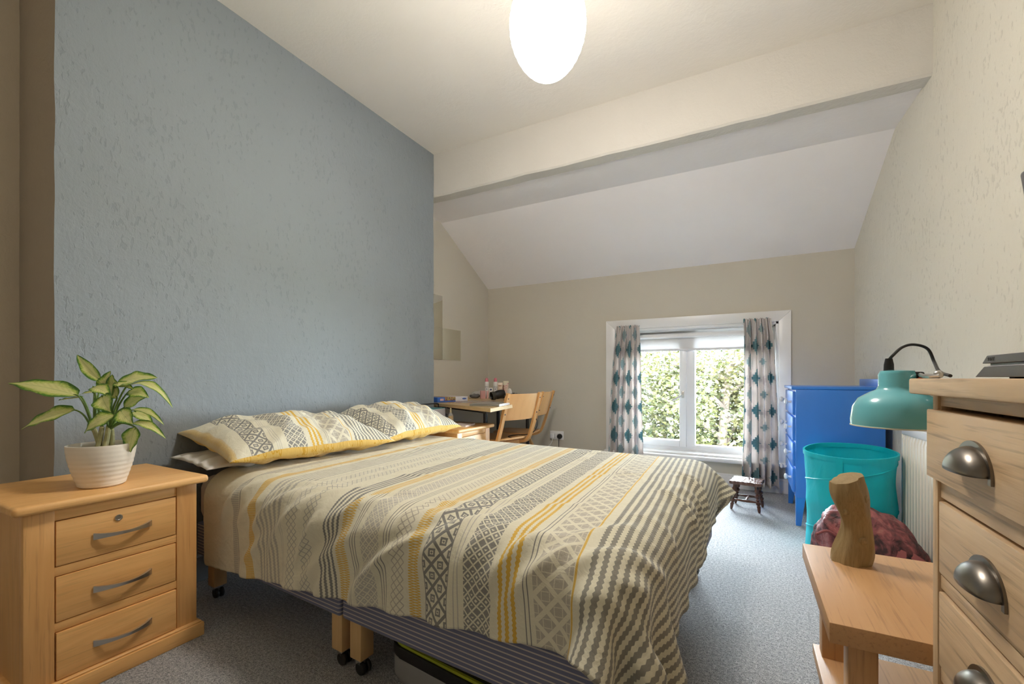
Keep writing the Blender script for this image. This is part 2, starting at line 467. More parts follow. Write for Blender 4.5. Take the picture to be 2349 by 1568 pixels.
boxo('blind_cloth', (X0 + 0.012, X1 - 0.012, by + 0.018, by + 0.021, 1.195, 1.318), blind_mat(), bl, 0)
boxo('bottom_bar', (X0 + 0.012, X1 - 0.012, by + 0.010, by + 0.030, 1.180, 1.200), plain('blind bar', (0.7, 0.7, 0.72), 0.4), bl, 0.004)

# ------------------------------------------------------------------ curtains
def curtain_mat():
    t = NT('curtain print'); uv = t.coord('UV'); s = t.sep(uv)
    cols = []
    px, py = 0.215, 0.265
    def motif(ox, oy, rx, ry, st):
        x = t.math('ADD', s[0], ox); y = t.math('ADD', s[1], oy)
        qx = t.math('MULTIPLY', t.math('FLOOR', t.math('DIVIDE', x, st)), st)
        qy = t.math('MULTIPLY', t.math('FLOOR', t.math('DIVIDE', y, st * 0.45)), st * 0.45)
        ax = t.math('ABSOLUTE', t.math('SUBTRACT', t.math('FLOORED_MODULO', qx, px), px / 2))
        ay = t.math('ABSOLUTE', t.math('SUBTRACT', t.math('FLOORED_MODULO', qy, py), py / 2))
        d = t.math('ADD', t.math('DIVIDE', ax, rx), t.math('DIVIDE', ay, ry))
        return t.math('LESS_THAN', d, 1.0)
    m1 = motif(0.0, 0.0, 0.058, 0.082, 0.013)
    m2 = motif(px / 2, py / 2, 0.050, 0.070, 0.013)
    m3 = motif(px / 2, 0.02, 0.05, 0.07, 0.016)
    wx = t.math('ABSOLUTE', t.math('SUBTRACT', t.math('FRACT', t.math('DIVIDE', s[0], 0.008)), 0.5))
    wy = t.math('ABSOLUTE', t.math('SUBTRACT', t.math('FRACT', t.math('DIVIDE', s[1], 0.0072)), 0.5))
    weave = t.math('MULTIPLY', t.math('LESS_THAN', wx, 0.43), t.math('LESS_THAN', wy, 0.40))
    nz = t.noise(uv, 90, 2)
    base = t.mix(nz, (0.68, 0.625, 0.595), (0.79, 0.745, 0.72))
    teal = t.mix(nz, (0.035, 0.17, 0.21), (0.075, 0.27, 0.31))
    c = t.mix(t.math('MULTIPLY', m3, 0.35), base, (0.36, 0.30, 0.34))
    c = t.mix(t.math('MULTIPLY', m2, t.math('ADD', 0.45, t.math('MULTIPLY', weave, 0.3))), c, (0.14, 0.30, 0.34))
    c = t.mix(t.math('MULTIPLY', m1, t.math('ADD', 0.55, t.math('MULTIPLY', weave, 0.45))), c, teal)
    t.set(Base_Color=c, Roughness=0.85)
    tr = t.node('ShaderNodeBsdfTranslucent'); t.l.new(c, tr.inputs[0])
    mx = t.node('ShaderNodeMixShader'); mx.inputs[0].default_value = 0.3
    t.l.new(t.b.outputs[0], mx.inputs[1]); t.l.new(tr.outputs[0], mx.inputs[2]); t.l.new(mx.outputs[0], t.n['Material Output'].inputs[0])
    t.bump(weave, 0.1, 0.001)
    return t.m
M_curt = curtain_mat()
def curtain(label, t0, t1, b0, b1, ztop, zbot, seed, folds, uoff):
    nv, nh = 70, 160
    P = np.zeros((nh, nv, 3)); UV = np.zeros((nh, nv, 2))
    r_ = np.random.RandomState(seed)
    ph = r_.rand(6) * 6.28
    clothw = 0.50
    for i in range(nh):
        s = i / (nh - 1)
        for j in range(nv):
            q = j / (nv - 1)                      # 0 top .. 1 bottom
            z = ztop + (zbot - ztop) * q
            e = min(1.0, q / 0.10)
            e2 = q ** 0.75
            x = t0 + (t1 - t0) * s + ((b0 + (b1 - b0) * s) - (t0 + (t1 - t0) * s)) * e2
            w = folds * 2 * math.pi * (s + 0.035 * math.sin(2 * math.pi * s * 1.3 + ph[0]) * q)
            amp = 0.010 + 0.018 * e + 0.012 * q
            y = amp * math.sin(w + ph[1] * 0.2) + 0.35 * amp * math.sin(1.7 * w + ph[2] + 2 * q)
            pinch = (1 - e) * 0.012 * (1 if math.sin(w * 2) > 0.2 else -0.4)
            x += 0.3 * amp * math.cos(w)
            sway = 0.006 * math.sin(5 * q + ph[3])
            P[i, j] = (x + sway * q, 4.060 - y - pinch, z + (0.006 * math.sin(3 * w) if j == nv - 1 else 0) + (0.005 * math.sin(w * 2.0) if j == 0 else 0))
            UV[i, j] = (s * clothw + uoff, z)
    o = grid_mesh('curtain', P, M_curt, None, UV)
    md = o.modifiers.new('cloth thickness', 'SOLIDIFY'); md.thickness = 0.003
    return tag(o, label, 'curtain', 'printed curtains at the window')
curtain('teal diamond print curtain hanging in front of the bed end of the window', -1.068, -0.862, -1.165, -0.835, 1.412, 0.045, 3, 5, 0.03)
curtain('teal diamond print curtain hanging beside the blue chest of drawers', -0.022, 0.172, -0.030, 0.225, 1.412, 0.060, 5, 5, 0.11)

# ------------------------------------------------------------------ paper lantern
def paper_mat():                                  # lamp light put into the paper, dimmed upward to spare the ceiling
    t = NT('lit lantern paper'); t.set(Base_Color=(0.9, 0.88, 0.84), Roughness=0.8, Emission_Color=LANTERN_COLOR)
    z = t.sep(t.coord())[2]
    g = t.node('ShaderNodeMapRange', interpolation_type='SMOOTHSTEP'); t.l.new(z, g.inputs[0])
    for i, v in zip(range(1, 5), (-0.62, -0.36, 1.0, 0.10)): g.inputs[i].default_value = v
    t.set(Emission_Strength=t.math('MULTIPLY', g.outputs[0], LANTERN_STRENGTH)); return t.m
M_paper = paper_mat()
LX, LY, LZ = -0.641, 1.470, 2.205
lan = thing('paper_lantern', 'white egg shaped paper lantern glowing under the ceiling', 'pendant light', (LX, LY, CEIL))
HB, RB = 0.178, 0.139
def lr(z):                                        # egg radius
    s = max(-1, min(1, z / HB))
    return RB * math.sqrt(max(0, 1 - s * s)) * (1.0 + 0.10 * s)
prof = []
nr = 17
for k in range(nr * 4 + 1):
    a = -1.32 + 2.64 * k / (nr * 4)
    z = HB * math.sin(a)
    r = lr(z) - 0.0016 * (1 - abs(math.cos(math.pi * k / 4)))
    prof.append((r, z))
bm = NB(); lathe(bm, prof, 40, (0, 0, LZ - CEIL), cap0=False, cap1=False)
obj('paper_shade', bm, M_paper, lan, recalc=True)
M_wire = plain('lantern wire', (0.5, 0.47, 0.43), 0.5)
for k in range(0, nr + 1):
    r, z = prof[k * 4]
    pts = [((r + 0.0006) * math.cos(2 * math.pi * i / 48), (r + 0.0006) * math.sin(2 * math.pi * i / 48), LZ - CEIL + z) for i in range(48)]
    tubeo('hoop', pts, 0.0011 if k == 0 else 0.0005, M_wire, lan, 4, closed=True)
for k in range(6):
    an = 2 * math.pi * (k + 0.3) / 6
    tubeo('wire_stay', [((r + 0.0008) * math.cos(an), (r + 0.0008) * math.sin(an), LZ - CEIL + z) for r, z in prof[::2]], 0.0004, M_wire, lan, 4)
tubeo('cord', [(0, 0, LZ - CEIL + 0.10), (0, 0, -0.02)], 0.003, M_white, lan)
bm = NB(); lathe(bm, [(0.03, -0.045), (0.045, -0.01), (0.045, 0.0)], 24); obj('ceiling_rose', bm, M_white, lan)
tubeo('wire_support', [(-lr(0.165), 0, LZ - CEIL + 0.165), (0, 0, LZ - CEIL + 0.16), (lr(0.165), 0, LZ - CEIL + 0.165)], 0.0012, M_wire, lan, 6)
bm = NB(); lathe(bm, [(0.005, -0.06), (0.022, -0.045), (0.028, -0.02), (0.014, 0.025), (0.013, 0.05)], 18, (0, 0, LZ - CEIL + 0.07)); obj('bulb', bm, plain('lamp bulb', (0.9, 0.9, 0.88), 0.4), lan)

# ------------------------------------------------------------------ printed bed linen
def linen(name, bands, base=(0.70, 0.665, 0.52), uvname='UV', crumple=True):
    t = NT(name); uv = t.coord(uvname); s = t.sep(uv); A0, Bc = s[0], s[1]
    wav = t.math('MULTIPLY', t.math('SUBTRACT', t.noise(uv, 9, 1), 0.5), 0.006)
    A = t.math('ADD', A0, wav)
    fr = lambda x: t.math('FRACT', x)
    cen = lambda x: t.math('ABSOLUTE', t.math('SUBTRACT', fr(x), 0.5))
    lt = lambda x, y: t.math('LESS_THAN', x, y)
    gt = lambda x, y: t.math('GREATER_THAN', x, y)
    mul = lambda x, y: t.math('MULTIPLY', x, y)
    mx = lambda x, y: t.math('MAXIMUM', x, y)
    col = base
    n0 = t.noise(uv, 3, 2)
    col = t.mix(n0, tuple(c * 0.96 for c in base), tuple(c * 1.03 for c in base))
    for (a0, a1, ty, c, al, n, p) in bands:
        w = a1 - a0
        ta = t.math('DIVIDE', t.math('SUBTRACT', A, a0), w)
        inb = lt(t.math('ABSOLUTE', t.math('SUBTRACT', ta, 0.5)), 0.5)
        bp = t.math('DIVIDE', Bc, p)
        if ty == 'solid': m = 1.0
        elif ty == 'dash': m = lt(cen(bp), 0.40)
        elif ty == 'lines':                      # n parallel lines with a saw-tooth edge
            saw = mul(t.math('SUBTRACT', cen(bp), 0.25), 0.30)
            m = lt(cen(t.math('ADD', mul(ta, n), saw)), 0.25)
        elif ty == 'thin':
            m = lt(cen(mul(ta, n)), 0.13)
        elif ty == 'zig':
            tri = mul(cen(bp), 2.0)
            m = mx(lt(t.math('ABSOLUTE', t.math('SUBTRACT', ta, tri)), 0.17), lt(t.math('ABSOLUTE', t.math('SUBTRACT', t.math('SUBTRACT', 1.0, ta), tri)), 0.17))
        elif ty == 'lattice':
            q = t.math('MULTIPLY', ta, n)
            f1 = cen(t.math('ADD', q, bp)); f2 = cen(t.math('SUBTRACT', q, bp))
            frame = mx(gt(f1, 0.40), gt(f2, 0.40))
            ringd = t.math('ADD', f1, f2)
            inner = mul(gt(ringd, 0.16), lt(ringd, 0.34))
            dot = lt(mx(f1, f2), 0.06)
            edge = gt(t.math('ABSOLUTE', t.math('SUBTRACT', ta, 0.5)), 0.47)
            m = mx(mx(frame, inner), mx(dot, edge))
        elif ty == 'checks':
            q = mul(ta, n)
            f1 = cen(t.math('ADD', q, bp)); f2 = cen(t.math('SUBTRACT', q, bp))
            sq = mul(lt(f1, 0.40), lt(f2, 0.40))
            hole = mul(lt(mx(f1, f2), 0.17), gt(cen(mul(bp, 0.5)), 0.25))
            m = t.math('SUBTRACT', sq, hole, clamp=True)
        elif ty == 'xs':
            q = mul(ta, n)
            f1 = cen(q); f2 = cen(bp)
            m = mx(lt(t.math('ABSOLUTE', t.math('SUBTRACT', f1, f2)), 0.09), lt(t.math('ADD', f1, f2), 0.12))
        elif ty == 'medal':
            q = mul(ta, n)
            f1 = cen(t.math('ADD', q, bp)); f2 = cen(t.math('SUBTRACT', q, bp))
            mxf = mx(f1, f2)
            sm = t.math('ADD', f1, f2)
            m = mul(lt(mxf, 0.37), t.math('SUBTRACT', 1.0, mul(mul(gt(sm, 0.30), lt(sm, 0.38)), 0.7)))
        elif ty == 'damask':
            v = t.node('ShaderNodeTexVoronoi'); t.l.new(uv, v.inputs['Vector']); v.inputs['Scale'].default_value = n
            m = t.math('SUBTRACT', 1.0, lt(t.math('ABSOLUTE', t.math('SUBTRACT', v.outputs[0], 0.30)), 0.06))
        col = t.mix(mul(mul(inb, m) if not isinstance(m, float) else inb, al), col, c)
    t.set(Base_Color=col, Roughness=0.8)
    t.b.inputs['Sheen Weight'].default_value = 0.12
    if crumple:
        h = t.math('ADD', mul(t.noise(uv, 22, 4, 0.6, 0.6), 1.0), mul(t.noise(uv, 7, 3, 0.5, 0.8), 1.6))
        t.bump(h, 0.45, 0.010)
    return t.m
YEL, DGR, MGR, LGR, TAU = (0.66, 0.40, 0.035), (0.135, 0.135, 0.14), (0.25, 0.245, 0.24), (0.42, 0.40, 0.36), (0.36, 0.325, 0.275)
duvet_bands = [
    (0.395, 0.425, 'dash', MGR, 0.55, 1, 0.007), (0.428, 0.432, 'solid', DGR, 0.7, 1, 0.01),
    (0.505, 0.540, 'dash', YEL, 0.85, 1, 0.006),
    (0.570, 0.690, 'lines', MGR, 0.55, 6, 0.010),
    (0.705, 0.720, 'thin', LGR, 0.7, 2, 0.01),
    (0.740, 0.785, 'xs', MGR, 0.60, 2, 0.022), (0.815, 0.860, 'xs', MGR, 0.60, 2, 0.022),
    (0.925, 0.995, 'lines', DGR, 0.85, 4, 0.009),
    (1.005, 1.045, 'zig', YEL, 0.9, 1, 0.014),
    (1.060, 1.085, 'thin', DGR, 0.9, 3, 0.01),
    (1.100, 1.165, 'checks', LGR, 0.8, 3, 0.022),
    (1.180, 1.210, 'thin', DGR, 0.85, 3, 0.01),
    (1.228, 1.275, 'xs', TAU, 0.8, 2, 0.022),
    (1.290, 1.328, 'zig', YEL, 0.95, 1, 0.014),
    (1.345, 1.428, 'lattice', DGR, 0.85, 1.5, 0.055),
    (1.440, 1.462, 'thin', LGR, 0.8, 2, 0.01),
    (1.472, 1.552, 'checks', DGR, 0.80, 3.0, 0.026),
    (1.572, 1.626, 'lines', YEL, 0.95, 3, 0.011),
    (1.640, 1.660, 'thin', DGR, 0.85, 2, 0.01),
    (1.668, 1.756, 'medal', TAU, 0.72, 1.5, 0.056),
    (1.758, 1.763, 'solid', YEL, 0.9, 1, 0.01),
    (1.782, 2.60, 'lines', (0.155, 0.150, 0.135), 0.80, 35, 0.012)]
M_duvet = linen('striped duvet print', duvet_bands)
M_pillow = linen('striped pillow print', [
    (-0.02, 0.030, 'zig', YEL, 0.9, 1, 0.014),
    (0.085, 0.175, 'lattice', DGR, 0.85, 1.5, 0.052),
    (0.190, 0.215, 'thin', LGR, 0.7, 3, 0.01),
    (0.240, 0.330, 'checks', DGR, 0.80, 3.0, 0.026),
    (0.350, 0.410, 'lines', YEL, 0.95, 3, 0.011),
    (0.425, 0.440, 'thin', DGR, 0.8, 2, 0.01),
    (0.448, 0.545, 'medal', TAU, 0.72, 1.5, 0.060),
    (0.552, 0.556, 'solid', YEL, 0.9, 1, 0.01),
    (0.570, 0.80, 'lines', (0.17, 0.165, 0.15), 0.85, 11, 0.012)])
M_pillow_back = linen('yellow damask print', [(-1, 2, 'damask', (0.80, 0.60, 0.22), 0.45, 46, 0.01)], base=(0.60, 0.33, 0.018))
M_sheet = plain('white cotton', (0.72, 0.69, 0.64), 0.85, bump=0.4, bscale=9)

# ------------------------------------------------------------------ bed
BA = R(-3.3)
BX, BY = -2.068, 1.0047
BL, BW = 1.85, 1.37
bed = thing('divan_bed', 'double divan bed on pine legs with navy striped base', 'bed', (BX, BY, 0), BA)
def ticking():
    t = NT('navy striped ticking'); o = t.coord(); s = t.sep(o)
    f = t.math('FRACT', t.math('DIVIDE', s[2], 0.0128))
    wv = t.noise(t.mapping(o, (1, 1, 1)), 900, 1)
    line = t.math('LESS_THAN', f, 0.26)
    navy = t.mix(wv, (0.12, 0.13, 0.215), (0.20, 0.205, 0.295))
    t.set(Base_Color=t.mix(line, navy, (0.52, 0.47, 0.44)), Roughness=0.75)
    t.bump(wv, 0.2, 0.001); return t.m
M_tick = ticking()
for x0, x1 in ((0.0, 0.944), (0.956, BL)):
    boxo('divan_base', (x0, x1, 0, BW, 0.178, 0.318), M_tick, bed, 0.010, 3)
boxo('mattress', (0, BL, 0, BW, 0.318, 0.515), plain('pinkish mattress ticking', (0.60, 0.53, 0.475), 0.8, bump=0.3, bscale=12), bed, 0.05, 4)
for i, (lx, ly) in enumerate([(x, y) for x in (0.08, 0.905, 0.995, 1.77) for y in (0.045, BW - 0.045)]):
    lg = boxo('leg', (lx - 0.026, lx + 0.026, ly - 0.026, ly + 0.026, 0.052, 0.180), M_pine, bed, 0.004)
    boxo('caster_fork', (lx - 0.012, lx + 0.012, ly - 0.016, ly + 0.016, 0.030, 0.053), M_chrome, lg, 0.003)
    bm = NB()
    for sy in (-1, 1):
        lathe(bm, [(0.005, -0.006), (0.019, -0.006), (0.021, -0.003), (0.021, 0.003), (0.019, 0.006), (0.005, 0.006)], 18, M=Matrix.Translation((lx + 0.008, ly + sy * 0.010, 0.0212)) @ Matrix.Rotation(R(90), 4, 'X'))
    obj('caster_wheel', bm, M_black, lg)
# duvet: a sheet of cloth settled over the mattress with position based dynamics
def settle_duvet():
    ang = math.atan(0.09); ca, sa = math.cos(ang), math.sin(ang)
    h = 0.0225
    a = np.arange(0.12, 2.13 + 1e-6, h); b = np.arange(-0.335, 1.47 + 1e-6, h)
    na, nb = len(a), len(b)
    Aa, Bb = np.meshgrid(a, b, indexing='ij')
    Aa = Aa - 0.10 * np.clip((Bb - 0.75) / 0.70, 0, 1) ** 2 * np.clip((Aa - 1.5) / 0.63, 0, 1)     # hem drawn up towards the far corner
    flat = np.stack([Aa.ravel(), Bb.ravel()], -1)
    P = np.zeros((na, nb, 3))
    P[..., 0] = Aa * ca - Bb * sa; P[..., 1] = Aa * sa + Bb * ca
    rs = np.random.RandomState(11)
    def smooth_noise(k, amp, sx=1, sy=1):
        out = np.zeros((na, nb))
        for _ in range(k):
            kx, ky = rs.randn(2) * np.array([sx, sy]); out += np.sin(kx * Aa + ky * Bb + rs.rand() * 6.28)
        return amp * out / math.sqrt(k)
    P[..., 2] = 0.565 + smooth_noise(14, 0.008, 10, 16) + smooth_noise(10, 0.006, 34, 26)
    P[..., 2] += 0.010 * np.sin(34 * Aa - 16 * Bb + 2 * np.sin(5 * Aa)) * np.exp(-((Bb + 0.335) / 0.25) ** 2)
    P[..., 1] += 0.012 * np.sin(27 * Aa - 12 * Bb) * np.exp(-((Bb + 0.335) / 0.15) ** 2)
    ex, ey = 1.006, 1.012                         # a little surplus cloth makes creases
    top, clr, rad = 0.515, 0.036, 0.075
    lo = np.array([0.0, 0.0, -1.0]); hi = np.array([BL, BW, top])
    cons = []
    def add(di, dj, L, k, uni=False):
        I, J = np.meshgrid(np.arange(na - di), np.arange(max(0, -dj), nb - max(0, dj)), indexing='ij')
        par = ((I // max(1, di)) % 2) if di else ((J // max(1, abs(dj))) % 2)
        for c in (0, 1):
            m = par == c
            i0_ = I[m] * nb + J[m]; i1_ = (I[m] + di) * nb + J[m] + dj
            Lm = np.linalg.norm(flat[i1_] - flat[i0_], axis=1) * (L / (h * math.hypot(di, dj)))
            if di and not dj:                     # extra fullness towards the near hem and the foot
                Lm = Lm * (1.0 + 0.045 * np.exp(-((b[J[m]] + 0.335) / 0.13) ** 2))
            elif dj and not di:
                Lm = Lm * (1.0 + 0.035 * np.exp(-((a[I[m]] - 2.14) / 0.16) ** 2))
            cons.append((I[m] * nb + J[m], (I[m] + di) * nb + J[m] + dj, Lm, k, uni))
    for st in (16, 6):
        add(st, 0, st * h * ex, 1.0, True); add(0, st, st * h * ey, 1.0, True)
    add(1, 1, h * math.sqrt(2) * 1.009, 0.35); add(1, -1, h * math.sqrt(2) * 1.009, 0.35)
    add(3, 0, 3 * h * ex, 0.12); add(0, 3, 3 * h * ey, 0.12)
    add(1, 0, h * ex, 1.0); add(0, 1, h * ey, 1.0)
    dt = 1 / 60.0
    Pf = P.reshape(-1, 3); Vf = np.zeros_like(Pf)
    for step in range(130):
        Vf[:, 2] -= 4.0 * dt
        Vf *= 0.95
        Q = Pf + Vf * dt
        for it in range(8):
            for i0, i1, L, k, uni in cons:
                d = Q[i1] - Q[i0]
                ln = np.sqrt(np.einsum('ij,ij->i', d, d)) + 1e-9
                e = ln - L
                if uni: e = np.maximum(e, 0)
                corr = (0.5 * k * e / ln)[:, None] * d
                Q[i0] += corr; Q[i1] -= corr
            c = np.minimum(np.maximum(Q, lo + rad), hi - rad)      # rounded box collision
            d = Q - c
            ln = np.sqrt((d * d).sum(1)) + 1e-9
            pen = (rad + clr) - ln
            hit = pen > 0
            Q[hit] += d[hit] / ln[hit][:, None] * pen[hit][:, None]
            if it == 0:                            # friction on the mattress
                Q[hit, :2] -= 0.6 * (Q[hit, :2] - Pf[hit, :2])
            Q[:, 2] = np.maximum(Q[:, 2], 0.02)
        Vf[:] = (Q - Pf) / dt; Vf[hit] *= 0.5
        Pf[:] = Q
    P = Pf.reshape(na, nb, 3)
    S = P.copy()
    S[1:-1, 1:-1] = 0.6 * P[1:-1, 1:-1] + 0.1 * (P[:-2, 1:-1] + P[2:, 1:-1] + P[1:-1, :-2] + P[1:-1, 2:])
    # finer grid, then soft creases running in from the near hem and across the top
    def up2(G):
        A2 = np.zeros((2 * G.shape[0] - 1, G.shape[1], G.shape[2])); A2[::2] = G; A2[1::2] = 0.5 * (G[1:] + G[:-1])
        B2 = np.zeros((A2.shape[0], 2 * G.shape[1] - 1, G.shape[2])); B2[:, ::2] = A2; B2[:, 1::2] = 0.5 * (A2[:, 1:] + A2[:, :-1]); return B2
    S = up2(S); U = up2(np.stack([Aa, Bb], -1))
    for _ in range(2): S[1:-1, 1:-1] = 0.5 * S[1:-1, 1:-1] + 0.125 * (S[:-2, 1:-1] + S[2:, 1:-1] + S[1:-1, :-2] + S[1:-1, 2:])
    A_, B_ = U[..., 0], U[..., 1]
    D = np.zeros(A_.shape)
    def crease(ca_, cb_, ang_, ln, wd, hg):
        x = (A_ - ca_) * math.cos(ang_) + (B_ - cb_) * math.sin(ang_); y = -(A_ - ca_) * math.sin(ang_) + (B_ - cb_) * math.cos(ang_)
        y = y + 0.25 * wd * np.sin(x * 18) + 0.6 * x * x
        env = np.exp(-(x / ln) ** 4)
        return hg * env * (np.exp(-(y / wd) ** 2) - 0.55 * np.exp(-((y - 1.9 * wd) / (1.4 * wd)) ** 2))
    for k in range(30):
        ca_ = 0.30 + 1.65 * (k + rs.rand()) / 30
        D += crease(ca_, rs.uniform(-0.26, 0.02), rs.uniform(0.55, 1.15), rs.uniform(0.07, 0.17), rs.uniform(0.012, 0.024), rs.uniform(0.006, 0.017))
    for k in range(26):
        D += crease(rs.uniform(0.4, 2.0), rs.uniform(0.1, 1.3), rs.uniform(0.2, 1.4), rs.uniform(0.06, 0.16), rs.uniform(0.012, 0.022), rs.uniform(0.002, 0.006))
    for k in range(14):
        D += crease(rs.uniform(1.85, 2.1), rs.uniform(-0.25, 0.9), rs.uniform(-0.3, 0.3), rs.uniform(0.08, 0.15), rs.uniform(0.014, 0.026), rs.uniform(0.006, 0.014))
    gu = np.gradient(S, axis=0); gv = np.gradient(S, axis=1)
    N = np.cross(gu, gv); N /= np.linalg.norm(N, axis=-1, keepdims=True) + 1e-9
    S = S + N * np.maximum(D, -0.012)[..., None]
    return S, U + np.array([0.05, 0.0])
dP, dUV = settle_duvet()
duvet = grid_mesh('duvet', dP, M_duvet, None, dUV)
duvet.location = (BX, BY, 0); duvet.rotation_euler = (0, 0, BA)
md = duvet.modifiers.new('smooth', 'SUBSURF'); md.levels = 1; md.render_levels = 1
md = duvet.modifiers.new('thickness', 'SOLIDIFY'); md.thickness = 0.018; md.offset = -1
tag(duvet, 'cream duvet printed with grey and mustard stripes spread over the bed', 'duvet')

def pillow(name, label, cx, cy, cz, L, W, T, rot, mats, uoff=0.0, seed=0, group=None, yel=0.0, cat='pillow'):
    """cushion: L along local y, W along local x, T thickness; two sides, corners pulled out"""
    nu, nv = 56, 40
    r_ = np.random.RandomState(seed)
    ph = r_.rand(12) * 6.28
    def pt(a, b, side):
        x = (a * 2 - 1); y = (b * 2 - 1)
        pull = 1 - 0.055 * (1 - x * x) * (y * y) * 1.0 - 0.0
        pull2 = 1 - 0.075 * (1 - y * y) * (x * x)
        hgt = ((1 - abs(x) ** 2.6) * (1 - abs(y) ** 3.0)) ** 0.62
        X = x * W / 2 * pull2; Y = y * L / 2 * pull
        cre = 0.008 * math.sin(9 * y + 3 * x + ph[0]) + 0.007 * math.sin(13 * x - 6 * y + ph[1]) + 0.005 * math.sin(21 * y + 9 * x * x + ph[2])
        rad_ = 0.010 * math.sin(math.atan2(y, x) * 14 + ph[3]) * (x * x + y * y) * 0.6
        Z = side * T / 2 * hgt + (cre + rad_) * hgt
        return (X, Y, Z)
    bm = NB()
    uvl = bm.loops.layers.uv.new('UVMap')
    top = [[bm.verts.new(pt(i / nu, j / nv, 1)) for j in range(nv + 1)] for i in range(nu + 1)]
    bot = [[top[i][j] if i in (0, nu) or j in (0, nv) else bm.verts.new(pt(i / nu, j / nv, -0.55)) for j in range(nv + 1)] for i in range(nu + 1)]
    for g, mi in ((top, 0), (bot, 1)):
        for i in range(nu):
            for j in range(nv):
                vs = [g[i][j], g[i + 1][j], g[i + 1][j + 1], g[i][j + 1]]
                f = bm.faces.new(vs if mi == 0 else vs[::-1]); f.material_index = mi
                if mi == 0 and yel > 0 and i >= nu * (1 - yel): f.material_index = 1
                for lp, (ii, jj) in zip(f.loops, ((i, j), (i + 1, j), (i + 1, j + 1), (i, j + 1)) if mi == 0 else ((i, j + 1), (i + 1, j + 1), (i + 1, j), (i, j))):
                    lp[uvl].uv = (jj / nv * L + uoff, ii / nu * W)
    o = obj(name, bm, mats, None, angle=180, recalc=False)
    o.location = (cx, cy, cz); o.rotation_euler = rot
    tag(o, label, cat, group)
    return o
pillow('pillow', 'plain white pillow underneath the patterned pillow by the potted plant', -2.005, 1.235, 0.580, 0.58, 0.34, 0.07, (0, R(3), BA), [M_sheet, M_sheet], seed=4)
pillow('pillow', 'grey and mustard patterned pillow lying nearest the potted plant', -1.945, 1.385, 0.640, 0.82, 0.52, 0.215, (R(-1), R(9), BA + R(-2)), [M_pillow, M_pillow_back], 0.0, 1, 'patterned pillows at the head of the bed', 0.03)
pillow('pillow', 'grey and mustard patterned pillow lying nearest the desk', -1.945, 2.085, 0.645, 0.68, 0.52, 0.235, (R(1), R(10), BA + R(2)), [M_pillow, M_pillow_back], 0.07, 2, 'patterned pillows at the head of the bed', 0.03)

# ------------------------------------------------------------------ bedside cabinets
def nightstand(label, loc, rotz=0.0):
    W, D, Hh = 0.485, 0.465, 0.58
    r = thing('bedside_cabinet', label, 'bedside cabinet', loc, rotz, 'oak bedside cabinets either side of the bed')
    # local: front plane near x=0, y 0..W
    bm = NB(); box(bm, -D, 0.0, 0, W, 0.553, Hh, 0.011, 4); obj('top', bm, M_oak, r)
    e = 0.028
    bm = NB()
    box(bm, -D + .01, -0.032, e, e + 0.02, 0.04, 0.555)
    box(bm, -D + .01, -0.032, W - e - 0.02, W - e, 0.04, 0.555)
    box(bm, -D + .005, -D + 0.015, e, W - e, 0.04, 0.555)
    box(bm, -D + .01, -0.06, e, W - e, 0.045, 0.055)
    obj('carcass', bm, M_oak_z, r)
    for y0, y1 in ((e - .001, e + 0.062), (W - e - 0.062, W - e + .001)):
        bm = NB(); box(bm, -0.062, -0.030, y0, y1, 0.04, 0.555, 0.003); obj('stile', bm, M_oak_z, r)
    for z0, z1 in ((0.518, 0.554), (0.357, 0.384), (0.196, 0.223)):
        bm = NB(); box(bm, -0.06, -0.034, e + 0.06, W - e - 0.06, z0, z1, 0.002); obj('rail', bm, M_oak, r)
    bm = NB()
    box(bm, -D + 0.002, -0.012, e - 0.018, W - e + 0.018, 0.0, 0.048, 0.004)
    box(bm, -D + 0.006, -0.018, e - 0.012, W - e + 0.012, 0.046, 0.056, 0.008, 3)
    obj('plinth', bm, M_oak, r)
    for k, (z0, z1) in enumerate(((0.386, 0.516), (0.225, 0.355), (0.058, 0.194))):
        bm = NB(); box(bm, -0.055, -0.031 + (0.004 if k == 2 else 0), e + 0.0645, W - e - 0.0645, z0, z1, 0.002)
        d = obj('drawer', bm, M_oak, r)
        ym, zm = W / 2 + 0.004, (z0 + z1) / 2 - 0.004
        pts = [(-0.031 + 0.030 * math.sin(math.pi * s) ** 0.8 + 0.003, ym - 0.072 + 0.144 * s, zm + 0.001) for s in [i / 20 for i in range(21)]]
        bm = NB(); tube(bm, pts, 0, sq=lambda s: (0.0035, 0.0042 + 0.0055 * abs(2 * s - 1) ** 2.2), up=(0, 0, 1))
        obj('handle', bm, M_chrome, d)
        if k == 0:
            bm = NB(); lathe(bm, [(0.0095, 0), (0.0105, 0.002), (0.0095, 0.004), (0.007, 0.004), (0.0065, 0.0025), (0.002, 0.0025)], 20, M=Matrix.Translation((-0.031, W / 2 - 0.008, zm + 0.042)) @ Matrix.Rotation(R(90), 4, 'Y'))
            lk = obj('lock', bm, M_chrome, d)
    return r
nightstand('oak three drawer bedside cabinet with the potted plant on top', (-1.722, 0.394, 0))
nightstand('oak three drawer bedside cabinet between the bed and the desk', (-1.712, 2.425, 0))

